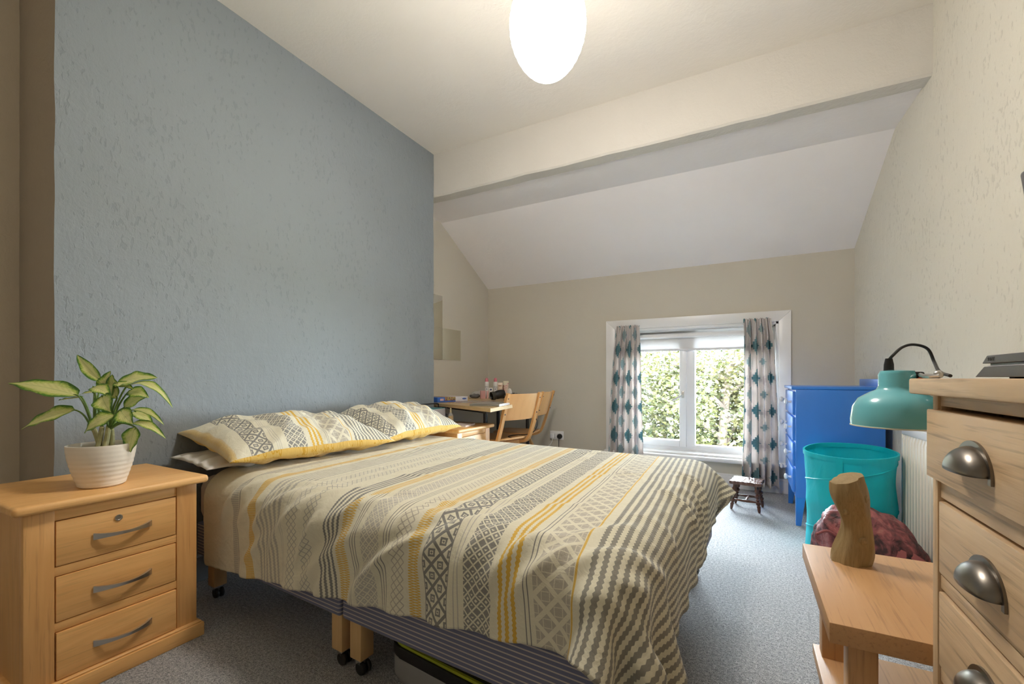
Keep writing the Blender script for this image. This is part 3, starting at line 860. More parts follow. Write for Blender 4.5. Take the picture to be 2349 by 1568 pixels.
# ------------------------------------------------------------------ potted plant
def leaf_mat():
    t = NT('variegated leaf'); uv = t.coord('UV'); s = t.sep(uv)
    nz = t.noise(t.mapping(uv, (7, 3.5, 1)), 2.2, 4, 0.7)
    d = t.math('ABSOLUTE', t.math('SUBTRACT', s[1], 0.5))
    e = t.math('ADD', t.math('ADD', d, t.math('MULTIPLY', t.math('ABSOLUTE', t.math('SUBTRACT', s[0], 0.45)), 0.42)), t.math('MULTIPLY', t.math('SUBTRACT', nz, 0.5), 0.42))
    c = t.ramp(e, [(0.26, (0.70, 0.70, 0.30)), (0.40, (0.42, 0.53, 0.10)), (0.50, (0.085, 0.22, 0.028)), (0.7, (0.030, 0.10, 0.022))])
    vein = t.math('LESS_THAN', d, 0.012)
    c = t.mix(t.math('MULTIPLY', vein, 0.5), c, (0.25, 0.38, 0.10))
    t.set(Base_Color=c, Roughness=0.38)
    tr = t.node('ShaderNodeBsdfTranslucent'); t.l.new(c, tr.inputs[0])
    mx = t.node('ShaderNodeMixShader'); mx.inputs[0].default_value = 0.2
    t.l.new(t.b.outputs[0], mx.inputs[1]); t.l.new(tr.outputs[0], mx.inputs[2]); t.l.new(mx.outputs[0], t.n['Material Output'].inputs[0])
    rb = t.math('SINE', t.math('ADD', t.math('MULTIPLY', s[0], 70), t.math('MULTIPLY', d, -40)))
    t.bump(rb, 0.15, 0.002)
    return t.m
M_leaf = leaf_mat()
PT = 1.475
pc = pix_z(234, 1112, 0.58); pc.z = 0.58
plant = thing('potted_plant', 'variegated green and cream leafy houseplant in a ribbed white pot', 'plant', pc)
bm = NB()
prof = [(0.006, 0.001), (0.054, 0.001), (0.060, 0.006)]
for k in range(40):
    q = k / 39
    prof.append((0.060 + 0.027 * math.sin(q * 1.45) + 0.0006 * math.sin(q * 52) * (1 if q < 0.6 else 0.25), 0.008 + 0.124 * q))
prof += [(0.0865, 0.136), (0.083, 0.1365), (0.081, 0.132), (0.079, 0.105), (0.004, 0.104)]
lathe(bm, prof, 56); obj('pot', bm, plain('cream glazed pottery', (0.80, 0.74, 0.64), 0.3, coat=0.3), plant)
bm = NB(); rg = lathe(bm, [(0.0795, 0.112), (0.05, 0.116), (0.02, 0.117), (0.002, 0.118)], 40)
for v in bm.verts: v.co += Vector((0, 0, 0.004 * mnoise.noise(v.co * 60)))
obj('soil', bm, plain('potting soil', (0.035, 0.022, 0.014), 0.95, var=0.5, vscale=200, bump=1.0, bscale=250), plant)
def leaf(base, tip, w, droop=0.15, fold=0.25, nrm=(0, 0, 1), twist=0.0, curl=0.0):
    """leaf blade from base to tip (world), maximum width w"""
    base, tip = Vector(base) - pc, Vector(tip) - pc
    ax = tip - base; L = ax.length; ax.normalize()
    n = Vector(nrm); n = (n - ax * n.dot(ax)).normalized()
    n = Matrix.Rotation(twist, 3, ax) @ n
    sd = ax.cross(n).normalized()
    nu, nv = 16, 8
    Pm = np.zeros((nu + 1, nv + 1, 3)); UV = np.zeros((nu + 1, nv + 1, 2))
    for i in range(nu + 1):
        s = i / nu
        wid = w / 2 * (math.sin(math.pi * min(1, s ** 0.72)) ** 0.75 if s < 1 else 0) * (1 - 0.25 * s) * 1.12
        c = base + ax * (L * s) + n * (droop * L * (4 * s * (1 - s)) * 0.5)
        for j in range(nv + 1):
            q = (j / nv) * 2 - 1
            wv = 0.035 * w * math.sin(s * 17 + (2 if q > 0 else 0)) * abs(q)
            p = c + sd * (q * wid) + n * (fold * wid * abs(q) ** 1.3 - curl * wid * q * q + wv)
            Pm[i, j] = p; UV[i, j] = (s, j / nv)
    o = grid_mesh('leaf', Pm, M_leaf, plant, UV)
    return base, o
cam_dir = Vector((-math.sin(YAW), math.cos(YAW), 0))
cam_rt = Vector((math.cos(YAW), math.sin(YAW), 0))
upw = Vector((0, 0, 1)); tow = -cam_dir
M_stem = plain('green stem', (0.16, 0.27, 0.06), 0.45, var=0.3, vscale=60)
M_cane = plain('pale cane', (0.40, 0.37, 0.18), 0.55, var=0.35, vscale=50)
# base px, tip px, depth offsets, width, droop, fold, normal mix (up, toward camera)
LV = [((180, 908), (19, 878), .0, -.02, .064, .10, .10, (1, .55)), ((173, 940), (49, 984), .01, -.03, .062, .12, .18, (1, .75)),
      ((231, 874), (176, 813), .03, .05, .030, .05, .5, (.5, 1)), ((241, 900), (254, 850), .02, .02, .034, .05, .7, (.1, 1)),
      ((268, 914), (256, 858), .0, .02, .042, .05, .45, (.0, 1)), ((264, 884), (362, 866), .02, .03, .058, .18, .15, (1, .8)),
      ((290, 887), (397, 936), .0, .0, .028, .55, .25, (1, .35)), ((214, 888), (255, 910), -.03, -.05, .036, .25, .2, (1, .6)),
      ((234, 908), (254, 945), -.05, -.07, .046, .15, .3, (.5, 1)), ((264, 952), (193, 993), -.05, -.08, .056, .22, .15, (1, .9)),
      ((276, 941), (305, 973), -.05, -.06, .040, .2, .2, (.6, 1)), ((284, 935), (340, 906), .02, .03, .040, .15, .2, (.6, 1)),
      ((303, 940), (377, 975), .01, .0, .022, .35, .3, (1, .4)), ((304, 970), (381, 1006), -.01, -.02, .026, .35, .25, (1, .5)),
      ((310, 979), (299, 1037), -.03, -.04, .044, .12, .2, (.2, 1)), ((303, 945), (352, 976), .03, .03, .032, .3, .2, (1, .5)),
      ((216, 900), (182, 905), .02, .02, .020, .1, .3, (1, .4)), ((188, 911), (134, 918), .03, .03, .030, .0, .3, (1, .1)),
      ((296, 897), (342, 912), .03, .03, .036, .3, .2, (.8, .8)), ((262, 880), (306, 892), .0, .0, .026, .2, .2, (1, .6)),
      ((248, 925), (222, 915), .0, .0, .024, .1, .3, (.4, 1))]
cane_top = [pix(216, 985, PT + .01) - pc, pix(234, 980, PT - .01) - pc, pix(249, 978, PT) - pc, pix(256, 985, PT + .02) - pc]
cane_bot = [Vector((-0.020, 0.005, 0.11)), Vector((-0.003, -0.012, 0.11)), Vector((0.014, 0.0, 0.11)), Vector((0.016, 0.018, 0.11))]
for a, b in zip(cane_bot, cane_top):
    tubeo('stem', [a, a.lerp(b, 0.5) + Vector((0.003, 0, 0)), b], lambda s: 0.0085 - 0.0015 * s, M_cane, plant, 10, 4)
for i, (b0, t0, d0, d1, w, dr, fo, (nu_, nt_)) in enumerate(LV):
    bp = pix(*b0, PT + d0); tp = pix(*t0, PT + d1)
    lb, lo_ = leaf(bp, tp, w * 1.32, dr, fo, upw * nu_ + tow * nt_)
    ct = min(cane_top, key=lambda c: (c - lb).length + abs(c.x - lb.x) * 0.2)
    mid = ct.lerp(lb, 0.5) + Vector((0, 0, 0.012))
    tubeo('petiole', [ct - Vector((0, 0, .012)), mid, lb, lb.lerp(tp - pc, 0.12)], lambda s: 0.0036 - 0.0018 * s, M_stem, plant, 7, 5)

# ------------------------------------------------------------------ desk, chairs and what lies on them
DZ = 0.73
desk = thing('desk', 'pale wood topped corner desk on dark metal legs', 'desk', (-2.0, 3.3, 0))
dpts = [(-1.49, 2.475), (-1.745, 3.92), (-2.50, 3.98), (-2.50, 2.965)]
dl = [(x + 2.0, y - 3.3) for x, y in dpts]
M_desk = wood('pale desk veneer', (0.56, 0.40, 0.20), (0.44, 0.29, 0.13), 'x', 0.8, 0.25, 0.2, 0.3)
bm = NB(); prism(bm, dl, DZ - 0.026, DZ, 0.002); obj('desktop', bm, M_desk, desk, smooth=False)
bm = NB(); prism(bm, [(p[0] * 0.60, p[1] * 0.66) for p in dl], DZ - 0.062, DZ - 0.026); obj('under_frame', bm, M_dark, desk, smooth=False)
for (lx, ly) in ((-1.83, 2.96), (-2.10, 3.63), (-2.42, 3.20), (-1.87, 3.80)):
    bm = NB(); lathe(bm, [(0.016, 0.0), (0.016, DZ - 0.03)], 16, (lx + 2.0, ly - 3.3, 0)); obj('leg', bm, M_dark, desk)

def chair(label, loc, rotz):
    r = thing('chair', label, 'chair', loc, rotz, 'bentwood chairs at the desk')
    # local: front toward +x, width along y
    w = 0.185
    bm = NB()                                     # seat with a dished, rounded outline
    n = 40; pts = []
    for k in range(n):
        a = 2 * math.pi * k / n; c, s_ = math.cos(a), math.sin(a)
        pts.append((0.19 * math.copysign(abs(c) ** 0.45, c) + 0.01, 0.195 * math.copysign(abs(s_) ** 0.45, s_) * (1.0 if c > 0 else 0.94)))
    prism(bm, pts, 0.438, 0.452, 0.004, 2)
    for v in bm.verts: v.co.z += -0.012 * max(0, 1 - (v.co.x / 0.2) ** 2) * max(0, 1 - (v.co.y / 0.2) ** 2) + (0.008 if v.co.x < -0.15 else 0)
    obj('seat', bm, M_ply, r)
    na, nb = 24, 14                               # curved ply backrest
    bm = NB(); fr_, bk_ = [], []
    for i in range(na + 1):
        q = i / na * 2 - 1
        ra, rb = [], []
        for j in range(nb + 1):
            s = j / nb
            z = 0.605 + 0.205 * s
            wy = (w + 0.012) * (1 - 0.10 * max(0, (abs(s * 2 - 1) - 0.75) / 0.25) ** 2)
            x = -0.165 - 0.10 * (z - 0.45) / 0.35 - 0.030 * (1 - q * q)
            ra.append(bm.verts.new((x, q * wy, z))); rb.append(bm.verts.new((x - 0.011, q * wy, z)))
        fr_.append(ra); bk_.append(rb)
    for i in range(na):
        for j in range(nb):
            bm.faces.new((fr_[i][j], fr_[i + 1][j], fr_[i + 1][j + 1], fr_[i][j + 1])); bm.faces.new((bk_[i][j], bk_[i][j + 1], bk_[i + 1][j + 1], bk_[i + 1][j]))
    for i in range(na):
        for j in (0, nb): bm.faces.new((fr_[i][j], bk_[i][j], bk_[i + 1][j], fr_[i + 1][j]))
    for j in range(nb):
        for i in (0, na): bm.faces.new((fr_[i][j], fr_[i][j + 1], bk_[i][j + 1], bk_[i][j]))
    bk = obj('backrest', bm, M_ply, r)
    for s in (-1, 1):
        y = s * w
        path = smooth_path([(-0.290, y, 0.815), (-0.243, y, 0.66), (-0.196, y, 0.51), (-0.165, y, 0.438), (-0.115, y, 0.405), (-0.02, y, 0.400), (0.12, y, 0.418)], 5)
        bm = NB(); tube(bm, path, 0, sq=(0.011, 0.015), up=(0, 1, 0)); post = obj('back_post', bm, M_ply, r)
        for zz, xx in ((0.775, -0.276), (0.655, -0.242)):
            bm = NB(); lathe(bm, [(0.005, -0.004), (0.005, 0.002), (0.003, 0.003)], 10, M=Matrix.Translation((xx - 0.013, y, zz)) @ Matrix.Rotation(R(-90 + 17), 4, 'Y')); obj('screw', bm, M_dark, post)
        bm = NB(); tube(bm, [(-0.03, y, 0.405), (-0.215, y * 1.04, 0.0)], 0, sq=(0.011, 0.016), up=(0, 1, 0)); obj('leg', bm, M_ply, r)
        bm = NB(); tube(bm, [(0.06, y, 0.41), (0.185, y * 1.04, 0.0)], 0, sq=(0.011, 0.016), up=(0, 1, 0)); obj('leg', bm, M_ply, r)
    boxo('cross_rail', (-0.075, -0.045, -w, w, 0.385, 0.415), M_ply, r, 0.003)
    boxo('cross_rail', (0.075, 0.105, -w, w, 0.395, 0.425), M_ply, r, 0.003)
    return r
chair('bentwood chair pulled up to the desk beside the bedside cabinet', (-1.80, 3.12, 0), R(180 - 15))
chair('bentwood chair pulled up to the desk close to the wall socket', (-1.845, 3.555, 0), R(180 + 9))

def on_desk(u, v, z=DZ):
    p = pix_z(u, v, z); return p
def item(name, label, cat, loc, rotz=0.0, group=None): return thing(name, label, cat, loc, rotz, group)
M_can = plain('white enamel', (0.78, 0.77, 0.76), 0.3)
M_pink = plain('translucent pink cap', (0.72, 0.22, 0.28), 0.25)
def text_obj(name, body, size, m, parent, M, ext=0.0002):
    cu = bpy.data.curves.new(name, 'FONT'); cu.body = body; cu.size = size; cu.extrude = ext; cu.align_x = 'CENTER'; cu.align_y = 'CENTER'
    tmp = bpy.data.objects.new(name + '_tmp', cu); C.objects.link(tmp)
    dg = bpy.context.evaluated_depsgraph_get()
    me = bpy.data.meshes.new_from_object(tmp.evaluated_get(dg))
    bpy.data.objects.remove(tmp); bpy.data.curves.remove(cu)
    me.materials.clear(); me.materials.append(m)
    o = bpy.data.objects.new(name, me); C.objects.link(o); o.parent = parent; o.matrix_local = M
    return o
def face_cam(p):                                  # rotation about z so local -y looks at the camera
    return math.atan2(-p.x, p.y) if False else math.atan2(p.y, p.x) - math.pi / 2
SC = 4.42
def spray(label, u, t):
    p = pix(u, 900, t); p.z = DZ
    r = item('spray_can', label, 'spray can', p, face_cam(p), 'white spray cans on the desk')
    bm = NB(); lathe(bm, [(0.020, 0), (0.0225, 0.003), (0.0225, 0.148), (0.021, 0.158), (0.0185, 0.164)], 24); obj('can', bm, M_can, r)
    bm = NB(); lathe(bm, [(0.0165, 0.163), (0.0170, 0.178), (0.0155, 0.192), (0.010, 0.201), (0.002, 0.204)], 20); obj('cap', bm, M_pink, r)
    text_obj('lettering', 'Dove', 0.016, plain('navy print', (0.03, 0.05, 0.16), 0.5), r, Matrix.Translation((0, -0.0227, 0.112)) @ Matrix.Rotation(R(90), 4, 'X'))
    boxo('print_patch', (-0.006, 0.006, -0.0232, -0.0215, 0.088, 0.094), plain('navy print', (0.03, 0.05, 0.16), 0.5), r, 0)
    return r
spray('white spray can with pink cap standing nearest the room corner', 1116.5, 4.45)
spray('white spray can with pink cap standing beside the cream tubes', 1136.5, 4.40)
def squeeze(name, label, u, t, w, hgt, capm, bodym, cap_h=0.03, rot=0.0):
    p = pix(u, 900, t); p.z = DZ
    r = item(name, label, 'tube', p, face_cam(p) + rot, 'squeezy tubes on the desk')
    bm = NB(); lathe(bm, [(w * 0.36, 0), (w * 0.40, 0.002), (w * 0.40, cap_h)], 20, sy=0.8); obj('cap', bm, capm, r)
    bm = NB(); rings = []
    for k in range(9):
        s = k / 8
        rx = w * (0.42 + 0.08 * s); ry = w * 0.36 * (1 - s) + 0.0012
        rings.append([bm.verts.new((rx * math.cos(a), ry * math.sin(a), cap_h + (hgt - cap_h) * s)) for a in [2 * math.pi * i / 20 for i in range(20)]])
    for a, b in zip(rings[:-1], rings[1:]):
        for i in range(20): bm.faces.new((a[i], a[(i + 1) % 20], b[(i + 1) % 20], b[i]))
    bm.faces.new(rings[0][::-1]); bm.faces.new(rings[-1]); obj('tube_body', bm, bodym, r)
    return r
def print_mat(name, base, spots):
    t = NT(name); o = t.coord(); s = t.sep(o); col = base
    for (z0, z1, x0, x1, c, sc) in spots:
        m = t.math('MULTIPLY', t.math('MULTIPLY', t.math('GREATER_THAN', s[2], z0), t.math('LESS_THAN', s[2], z1)), t.math('MULTIPLY', t.math('GREATER_THAN', s[0], x0), t.math('LESS_THAN', s[0], x1)))
        if sc: m = t.math('MULTIPLY', m, t.math('GREATER_THAN', t.noise(o, sc, 2), 0.5))
        col = t.mix(m, col, c)
    t.set(Base_Color=col, Roughness=0.4); return t.m
sq1 = squeeze('cream_tube', 'small white tube with round blue badge behind the hair dryer', 1126, 4.32, 0.036, 0.105, plain('grey cap', (0.14, 0.15, 0.16), 0.4), print_mat('white green tube', (0.78, 0.78, 0.76), [(0.0, 0.05, -1, 1, (0.45, 0.52, 0.40), 0)]), 0.032)
bm = NB(); lathe(bm, [(0.0095, 0), (0.0095, 0.002)], 20, M=Matrix.Translation((0, -0.010, 0.088)) @ Matrix.Rotation(R(96), 4, 'X')); obj('badge', bm, plain('blue badge', (0.012, 0.03, 0.16), 0.4), sq1)
text_obj('lettering', 'NIVEA', 0.0052, M_white, sq1, Matrix.Translation((0, -0.0126, 0.088)) @ Matrix.Rotation(R(96), 4, 'X'))
squeeze('cream_tube', 'cream tube with brown print standing beside the spray can', 1147, 4.36, 0.052, 0.155, plain('cream cap', (0.75, 0.66, 0.52), 0.4), print_mat('cream brown tube', (0.78, 0.66, 0.52), [(0.118, 0.130, -0.016, 0.016, (0.32, 0.14, 0.06), 0), (0.07, 0.112, -0.018, 0.018, (0.55, 0.33, 0.22), 220), (0.03, 0.062, -0.004, 0.03, (0.75, 0.40, 0.10), 60)]), 0.028)
squeeze('cream_tube', 'cream tube with pink flower print standing at the back of the desk', 1160.5, 4.46, 0.056, 0.172, plain('cream cap', (0.75, 0.66, 0.52), 0.4), print_mat('cream pink tube', (0.74, 0.68, 0.50), [(0.118, 0.150, 0.0, 0.026, (0.60, 0.08, 0.20), 70), (0.02, 0.13, -0.024, 0.024, (0.62, 0.30, 0.28), 200)]), 0.028)
p = pix(1154.5, 900, 4.40); p.z = DZ
r = item('lip_gloss', 'slim dark red tube standing between the cream tubes', 'bottle', p)
bm = NB(); lathe(bm, [(0.007, 0), (0.0075, 0.002), (0.0075, 0.09)], 14); obj('barrel', bm, plain('dark red', (0.22, 0.012, 0.02), 0.3), r)
bm = NB(); lathe(bm, [(0.006, 0.09), (0.006, 0.128), (0.004, 0.132)], 14); obj('cap', bm, plain('brown cap', (0.20, 0.08, 0.04), 0.3), r)
p = pix(1169, 900, 4.22); p.z = DZ
r = item('roll_on_deodorant', 'white rounded roll on deodorant standing near the chairs', 'bottle', p, face_cam(p))
bm = NB(); lathe(bm, [(0.017, 0), (0.0235, 0.004), (0.024, 0.03), (0.0225, 0.055)], 22, sy=0.7); obj('bottle_body', bm, M_can, r)
bm = NB(); lathe(bm, [(0.0225, 0.055), (0.021, 0.075), (0.014, 0.094), (0.004, 0.102)], 22, sy=0.7); obj('cap', bm, plain('off white cap', (0.74, 0.70, 0.66), 0.35), r)
text_obj('lettering', 'Dove', 0.011, plain('navy print', (0.03, 0.05, 0.16), 0.5), r, Matrix.Translation((0, -0.0172, 0.046)) @ Matrix.Rotation(R(90), 4, 'X'))
M_pinkbox = plain('dusty pink card', (0.60, 0.32, 0.30), 0.6)
p = pix(1107.5, 900, 4.28); p.z = DZ
tag(boxo('carton', (-0.024, 0.024, -0.018, 0.018, 0, 0.078), M_pinkbox, None, 0.0008), 'tall dusty pink carton standing in front of the spray cans', 'box'); o = C.objects[-1]; o.location = p; o.rotation_euler = (0, 0, face_cam(p) + 0.2)
p = pix(1118.2, 900, 4.30); p.z = DZ
tag(boxo('carton', (-0.0095, 0.0095, -0.014, 0.014, 0, 0.074), plain('pale pink card', (0.63, 0.36, 0.34), 0.6), None, 0.0008), 'narrow dusty pink carton standing beside the wider pink carton', 'box'); o = C.objects[-1]; o.location = p; o.rotation_euler = (0, 0, face_cam(p) + 0.1)
# see-through bag with something dark inside
p = pix(1090, 900, 4.38); p.z = DZ
r = item('clear_bag', 'clear plastic bag holding something dark beside the pink cartons', 'bag', p, face_cam(p))
bm = NB(); bmesh.ops.create_icosphere(bm, subdivisions=3, radius=1)
for v in bm.verts:
    c = v.co.copy(); v.co = Vector((c.x * 0.055, c.y * 0.030, max(0.0, 0.022 + c.z * 0.022))) * (1 + 0.2 * mnoise.noise(c * 2))
    v.co.z = max(0.0005, v.co.z)
obj('dark_contents', bm, plain('charcoal cloth', (0.035, 0.033, 0.032), 0.8), r)
def film():
    t = NT('clear film'); t.set(Base_Color=(0.75, 0.76, 0.78), Roughness=0.15); t.b.inputs['Alpha'].default_value = 0.22; return t.m
bm = NB(); bmesh.ops.create_icosphere(bm, subdivisions=3, radius=1)
for v in bm.verts:
    c = v.co.copy(); v.co = Vector((0.012 + c.x * 0.066, c.y * 0.037, 0.036 + c.z * 0.036 + 0.012 * c.x)) * (1 + 0.10 * mnoise.noise(c * 3)); v.co.z = max(0.0002, v.co.z)
obj('film', bm, film(), r)
# hair dryer
p = pix(1144, 905, 4.02); p.z = DZ
r = item('hair_dryer', 'black hair dryer lying on the desk behind the chair', 'hair dryer', p, face_cam(p))
MA = Matrix.Translation((0, 0, 0.050)) @ Matrix.Rotation(R(-104), 4, 'Y') @ Matrix.Rotation(R(22), 4, 'X')
bm = NB(); lathe(bm, [(0.020, -0.062), (0.033, -0.055), (0.040, -0.03), (0.040, 0.015), (0.036, 0.035)], 26, M=MA); obj('body', bm, M_black, r)
bm = NB(); lathe(bm, [(0.036, 0.034), (0.041, 0.05), (0.0425, 0.072), (0.038, 0.072), (0.034, 0.045), (0.002, 0.044)], 26, M=MA, cap0=False); obj('nozzle', bm, plain('charcoal nozzle', (0.030, 0.028, 0.025), 0.35), r)
tubeo('handle', [(0.02, 0.0, 0.045), (0.06, 0.004, 0.036), (0.105, 0.01, 0.024), (0.15, 0.014, 0.017)], lambda s: 0.019 - 0.003 * s, M_black, r, 12, 4)
# bristly hair brush
p = pix(1180, 905, 4.20); p.z = DZ
r = item('hair_brush', 'black bristly hair brush lying behind the hair dryer', 'brush', p, face_cam(p))
bm = NB(); bmesh.ops.create_icosphere(bm, subdivisions=3, radius=1)
for v in bm.verts:
    c = v.co; v.co = Vector((c.x * 0.062, c.y * 0.03, 0.026 + c.z * 0.022 - 0.006 * c.x))
    v.co.z = max(0.001, v.co.z)
obj('brush_head', bm, M_black, r)
bm = NB()
for k in range(90):
    a = rng.uniform(0, 6.28); x = rng.uniform(-0.055, 0.055); rr = 0.024 * math.sqrt(max(0.05, 1 - (x / 0.062) ** 2))
    d = Vector((0.2 * rng.uniform(-1, 1), math.cos(a), abs(math.sin(a)))).normalized()
    b = Vector((x, 0, 0.028)) + d * rr * 0.8
    tube(bm, [b, b + d * 0.014], 0.0012, 4)
o = obj('bristles', bm, M_black, r); o['kind'] = 'stuff'
tubeo('brush_handle', [(-0.05, 0, 0.022), (-0.09, 0.0, 0.016), (-0.14, 0.0, 0.012)], 0.009, M_black, r, 10, 4)
# laptop
def rect_on_desk(loc, rot): return Matrix.Translation(loc) @ Matrix.Rotation(rot, 4, 'Z')
lpn = pix_z(1123, 930, DZ); lrot = R(128)
r = item('laptop', 'closed silver laptop lying at the corner of the desk', 'laptop', (lpn.x - 0.155 * math.cos(R(40)) * 0 , lpn.y, DZ), 0)
r.location = (-1.675, 2.80, DZ); r.rotation_euler = (0, 0, R(11))
M_alu = plain('laptop aluminium', (0.50, 0.49, 0.47), 0.35, 0.9)
boxo('laptop_base', (-0.115, 0.115, -0.155, 0.155, 0.0, 0.009), M_alu, r, 0.003)
boxo('laptop_lid', (-0.115, 0.115, -0.155, 0.155, 0.0098, 0.0165), M_alu, r, 0.003)
bm = NB(); lathe(bm, [(0.014, 0.0166), (0.014, 0.0169)], 20, sx=1.0, sy=0.85); obj('emblem', bm, plain('bright emblem', (0.85, 0.85, 0.84), 0.15), r)
# half made jigsaw: flat patch of pieces
def jig_mat():
    t = NT('jigsaw print'); o = t.coord()
    v = t.node('ShaderNodeTexVoronoi'); t.l.new(o, v.inputs[0]); v.inputs['Scale'].default_value = 38
    c = t.ramp(t.sep(v.outputs[1])[0], [(0.0, (0.10, 0.04, 0.05)), (0.25, (0.42, 0.30, 0.26)), (0.45, (0.30, 0.10, 0.12)), (0.62, (0.46, 0.42, 0.22)), (0.8, (0.55, 0.52, 0.50)), (1.0, (0.16, 0.14, 0.22))])
    t.set(Base_Color=c, Roughness=0.3); return t.m
M_jig = jig_mat()
jig = thing('jigsaw_puzzle', 'part finished jigsaw puzzle spread over the desk top', 'jigsaw', (-2.04, 3.10, DZ), R(14))
def jig_piece():
    bm = NB(); pts = []
    for s, (dx, dy) in enumerate(((1, 0), (0, 1), (-1, 0), (0, -1))):
        cx0, cy0 = ((-1, -1), (1, -1), (1, 1), (-1, 1))[s]
        nx_, ny_ = dy, -dx
        sg = 1 if s % 2 else -1
        for q, o_ in ((0, 0), (0.36, 0), (0.40, 0.22), (0.60, 0.22), (0.64, 0)):
            pts.append((0.0105 * (cx0 + 2 * q * dx + sg * o_ * nx_ * 1.6), 0.0105 * (cy0 + 2 * q * dy + sg * o_ * ny_ * 1.6)))
    prism(bm, pts, 0.0, 0.002); return bm
jm = None; cnt = 0
for i in range(-12, 13):
    for j in range(-10, 11):
        x, y = i * 0.0215, j * 0.0215
        e = mnoise.noise(Vector((i * 0.22, j * 0.22, 3.3)))
        if (x / 0.24) ** 2 + (y / 0.19) ** 2 + 0.5 * e > 0.95: continue
        if cnt >= 280: continue
        wp = Matrix.Translation((-2.04, 3.10, 0)) @ Matrix.Rotation(R(14), 4, 'Z') @ Vector((x, y, 0))
        lp = Matrix.Rotation(R(-11), 3, 'Z') @ (Vector((wp.x, wp.y, 0)) - Vector((-1.66, 2.79, 0)))
        if abs(lp.x) < 0.135 and abs(lp.y) < 0.175: continue
        if wp.y < 2.965 + (wp.x + 2.5) * (-0.485) + 0.03: continue
        if jm is None:
            o = obj('puzzle_piece', jig_piece(), M_jig, jig, smooth=False); jm = o.data
            # give each piece its own colour through the object's place: mesh kept flat, shared
        else:
            o = bpy.data.objects.new('puzzle_piece', jm); C.objects.link(o); o.parent = jig
        o.location = (x, y, 0.0001); o.rotation_euler = (0, 0, (i + j) % 2 * R(90)); cnt += 1
t_ = M_jig.node_tree
oi = t_.nodes.new('ShaderNodeObjectInfo'); mp = [n for n in t_.nodes if n.type == 'TEX_VORONOI'][0]
va = t_.nodes.new('ShaderNodeVectorMath'); va.operation = 'ADD'
t_.links.new([n for n in t_.nodes if n.type == 'TEX_COORD'][0].outputs['Object'], va.inputs[0]); t_.links.new(oi.outputs['Location'], va.inputs[1]); t_.links.new(va.outputs[0], mp.inputs[0])
# puzzle box lid lying by the chimney breast
bp = pix(1008, 905, 3.56)
r = item('puzzle_box', 'flat white and blue picture puzzle box lying on the desk', 'box', (-2.30, 3.03, DZ), R(0))
r.location = (-2.285, 3.04, DZ); r.rotation_euler = (0, 0, R(-14))
def puzzle_mat():
    t = NT('puzzle box print'); o = t.coord(); s = t.sep(o)
    v = t.node('ShaderNodeTexVoronoi'); t.l.new(o, v.inputs[0]); v.inputs['Scale'].default_value = 120
    pic = t.ramp(t.sep(v.outputs[1])[0], [(0, (0.35, 0.05, 0.03)), (0.3, (0.10, 0.06, 0.08)), (0.55, (0.45, 0.25, 0.10)), (0.75, (0.40, 0.42, 0.10)), (1, (0.30, 0.10, 0.12))])
    c = t.mix(t.math('LESS_THAN', s[1], 0.02), (0.72, 0.70, 0.73), pic)
    c = t.mix(t.math('MULTIPLY', t.math('LESS_THAN', s[1], 0.02), t.math('LESS_THAN', s[2], 0.012)), c, (0.05, 0.16, 0.55))
    c = t.mix(t.math('LESS_THAN', s[1], -0.095), c, (0.04, 0.14, 0.50))
    c = t.mix(t.math('GREATER_THAN', s[1], 0.158), c, (0.62, 0.38, 0.12))
    t.set(Base_Color=c, Roughness=0.35); return t.m
boxo('box_tray', (-0.11, 0.11, -0.17, 0.165, 0, 0.02), puzzle_mat(), r, 0.001)
boxo('box_lid', (-0.113, 0.113, -0.172, 0.168, 0.004, 0.042), puzzle_mat(), r, 0.001)
boxo('lid_patch', (0.112, 0.1138, -0.145, -0.108, 0.014, 0.032), plain('white red label', (0.70, 0.45, 0.45), 0.4), r, 0)
bm = NB(); lathe(bm, [(0.016, 0), (0.016, 0.0012)], 20, sx=0.45, sy=1.5, M=Matrix.Translation((0.1128, 0.118, 0.024)) @ Matrix.Rotation(R(90), 4, 'Y')); obj('oval_logo', bm, plain('blue oval', (0.08, 0.14, 0.42), 0.4), r)

# ------------------------------------------------------------------ on the far bedside cabinet
NZ = 0.58
r = item('radio', 'white and teal portable radio with black carry handle on the bedside cabinet', 'radio', (-2.115, 2.61, NZ), R(4))
boxo('case', (-0.065, 0.065, -0.13, 0.13, 0.0, 0.118), plain('pale grey plastic', (0.50, 0.48, 0.50), 0.4), r, 0.006, 3)
boxo('top_panel', (-0.060, 0.062, -0.127, 0.127, 0.114, 0.122), plain('teal plastic', (0.06, 0.24, 0.26), 0.4), r, 0.003)
tubeo('carry_handle', [(0, -0.125, 0.085), (0, -0.128, 0.135), (0, -0.110, 0.152), (0, 0, 0.155), (0, 0.110, 0.152), (0, 0.128, 0.135), (0, 0.125, 0.085)], 0.006, M_black, r, 10, 5)
p = pix(1034, 950, 3.30); p.z = NZ
r = item('oil_bottle', 'clear bottle of amber oil standing beside the radio', 'bottle', p)
M_amber = plain('amber liquid', (0.62, 0.36, 0.03), 0.08); M_amber.node_tree.nodes['Principled BSDF'].inputs['Transmission Weight'].default_value = 0.45
bm = NB(); lathe(bm, [(0.015, 0.001), (0.019, 0.005), (0.0195, 0.05), (0.017, 0.066), (0.002, 0.066)], 24); obj('liquid', bm, M_amber, r)
M_bg = plain('bottle glass', (0.9, 0.88, 0.8), 0.05); M_bg.node_tree.nodes['Principled BSDF'].inputs['Alpha'].default_value = 0.25
bm = NB(); lathe(bm, [(0.017, 0.0), (0.021, 0.004), (0.0215, 0.052), (0.019, 0.070), (0.010, 0.085), (0.0075, 0.092)], 24, cap1=False); obj('glass', bm, M_bg, r)
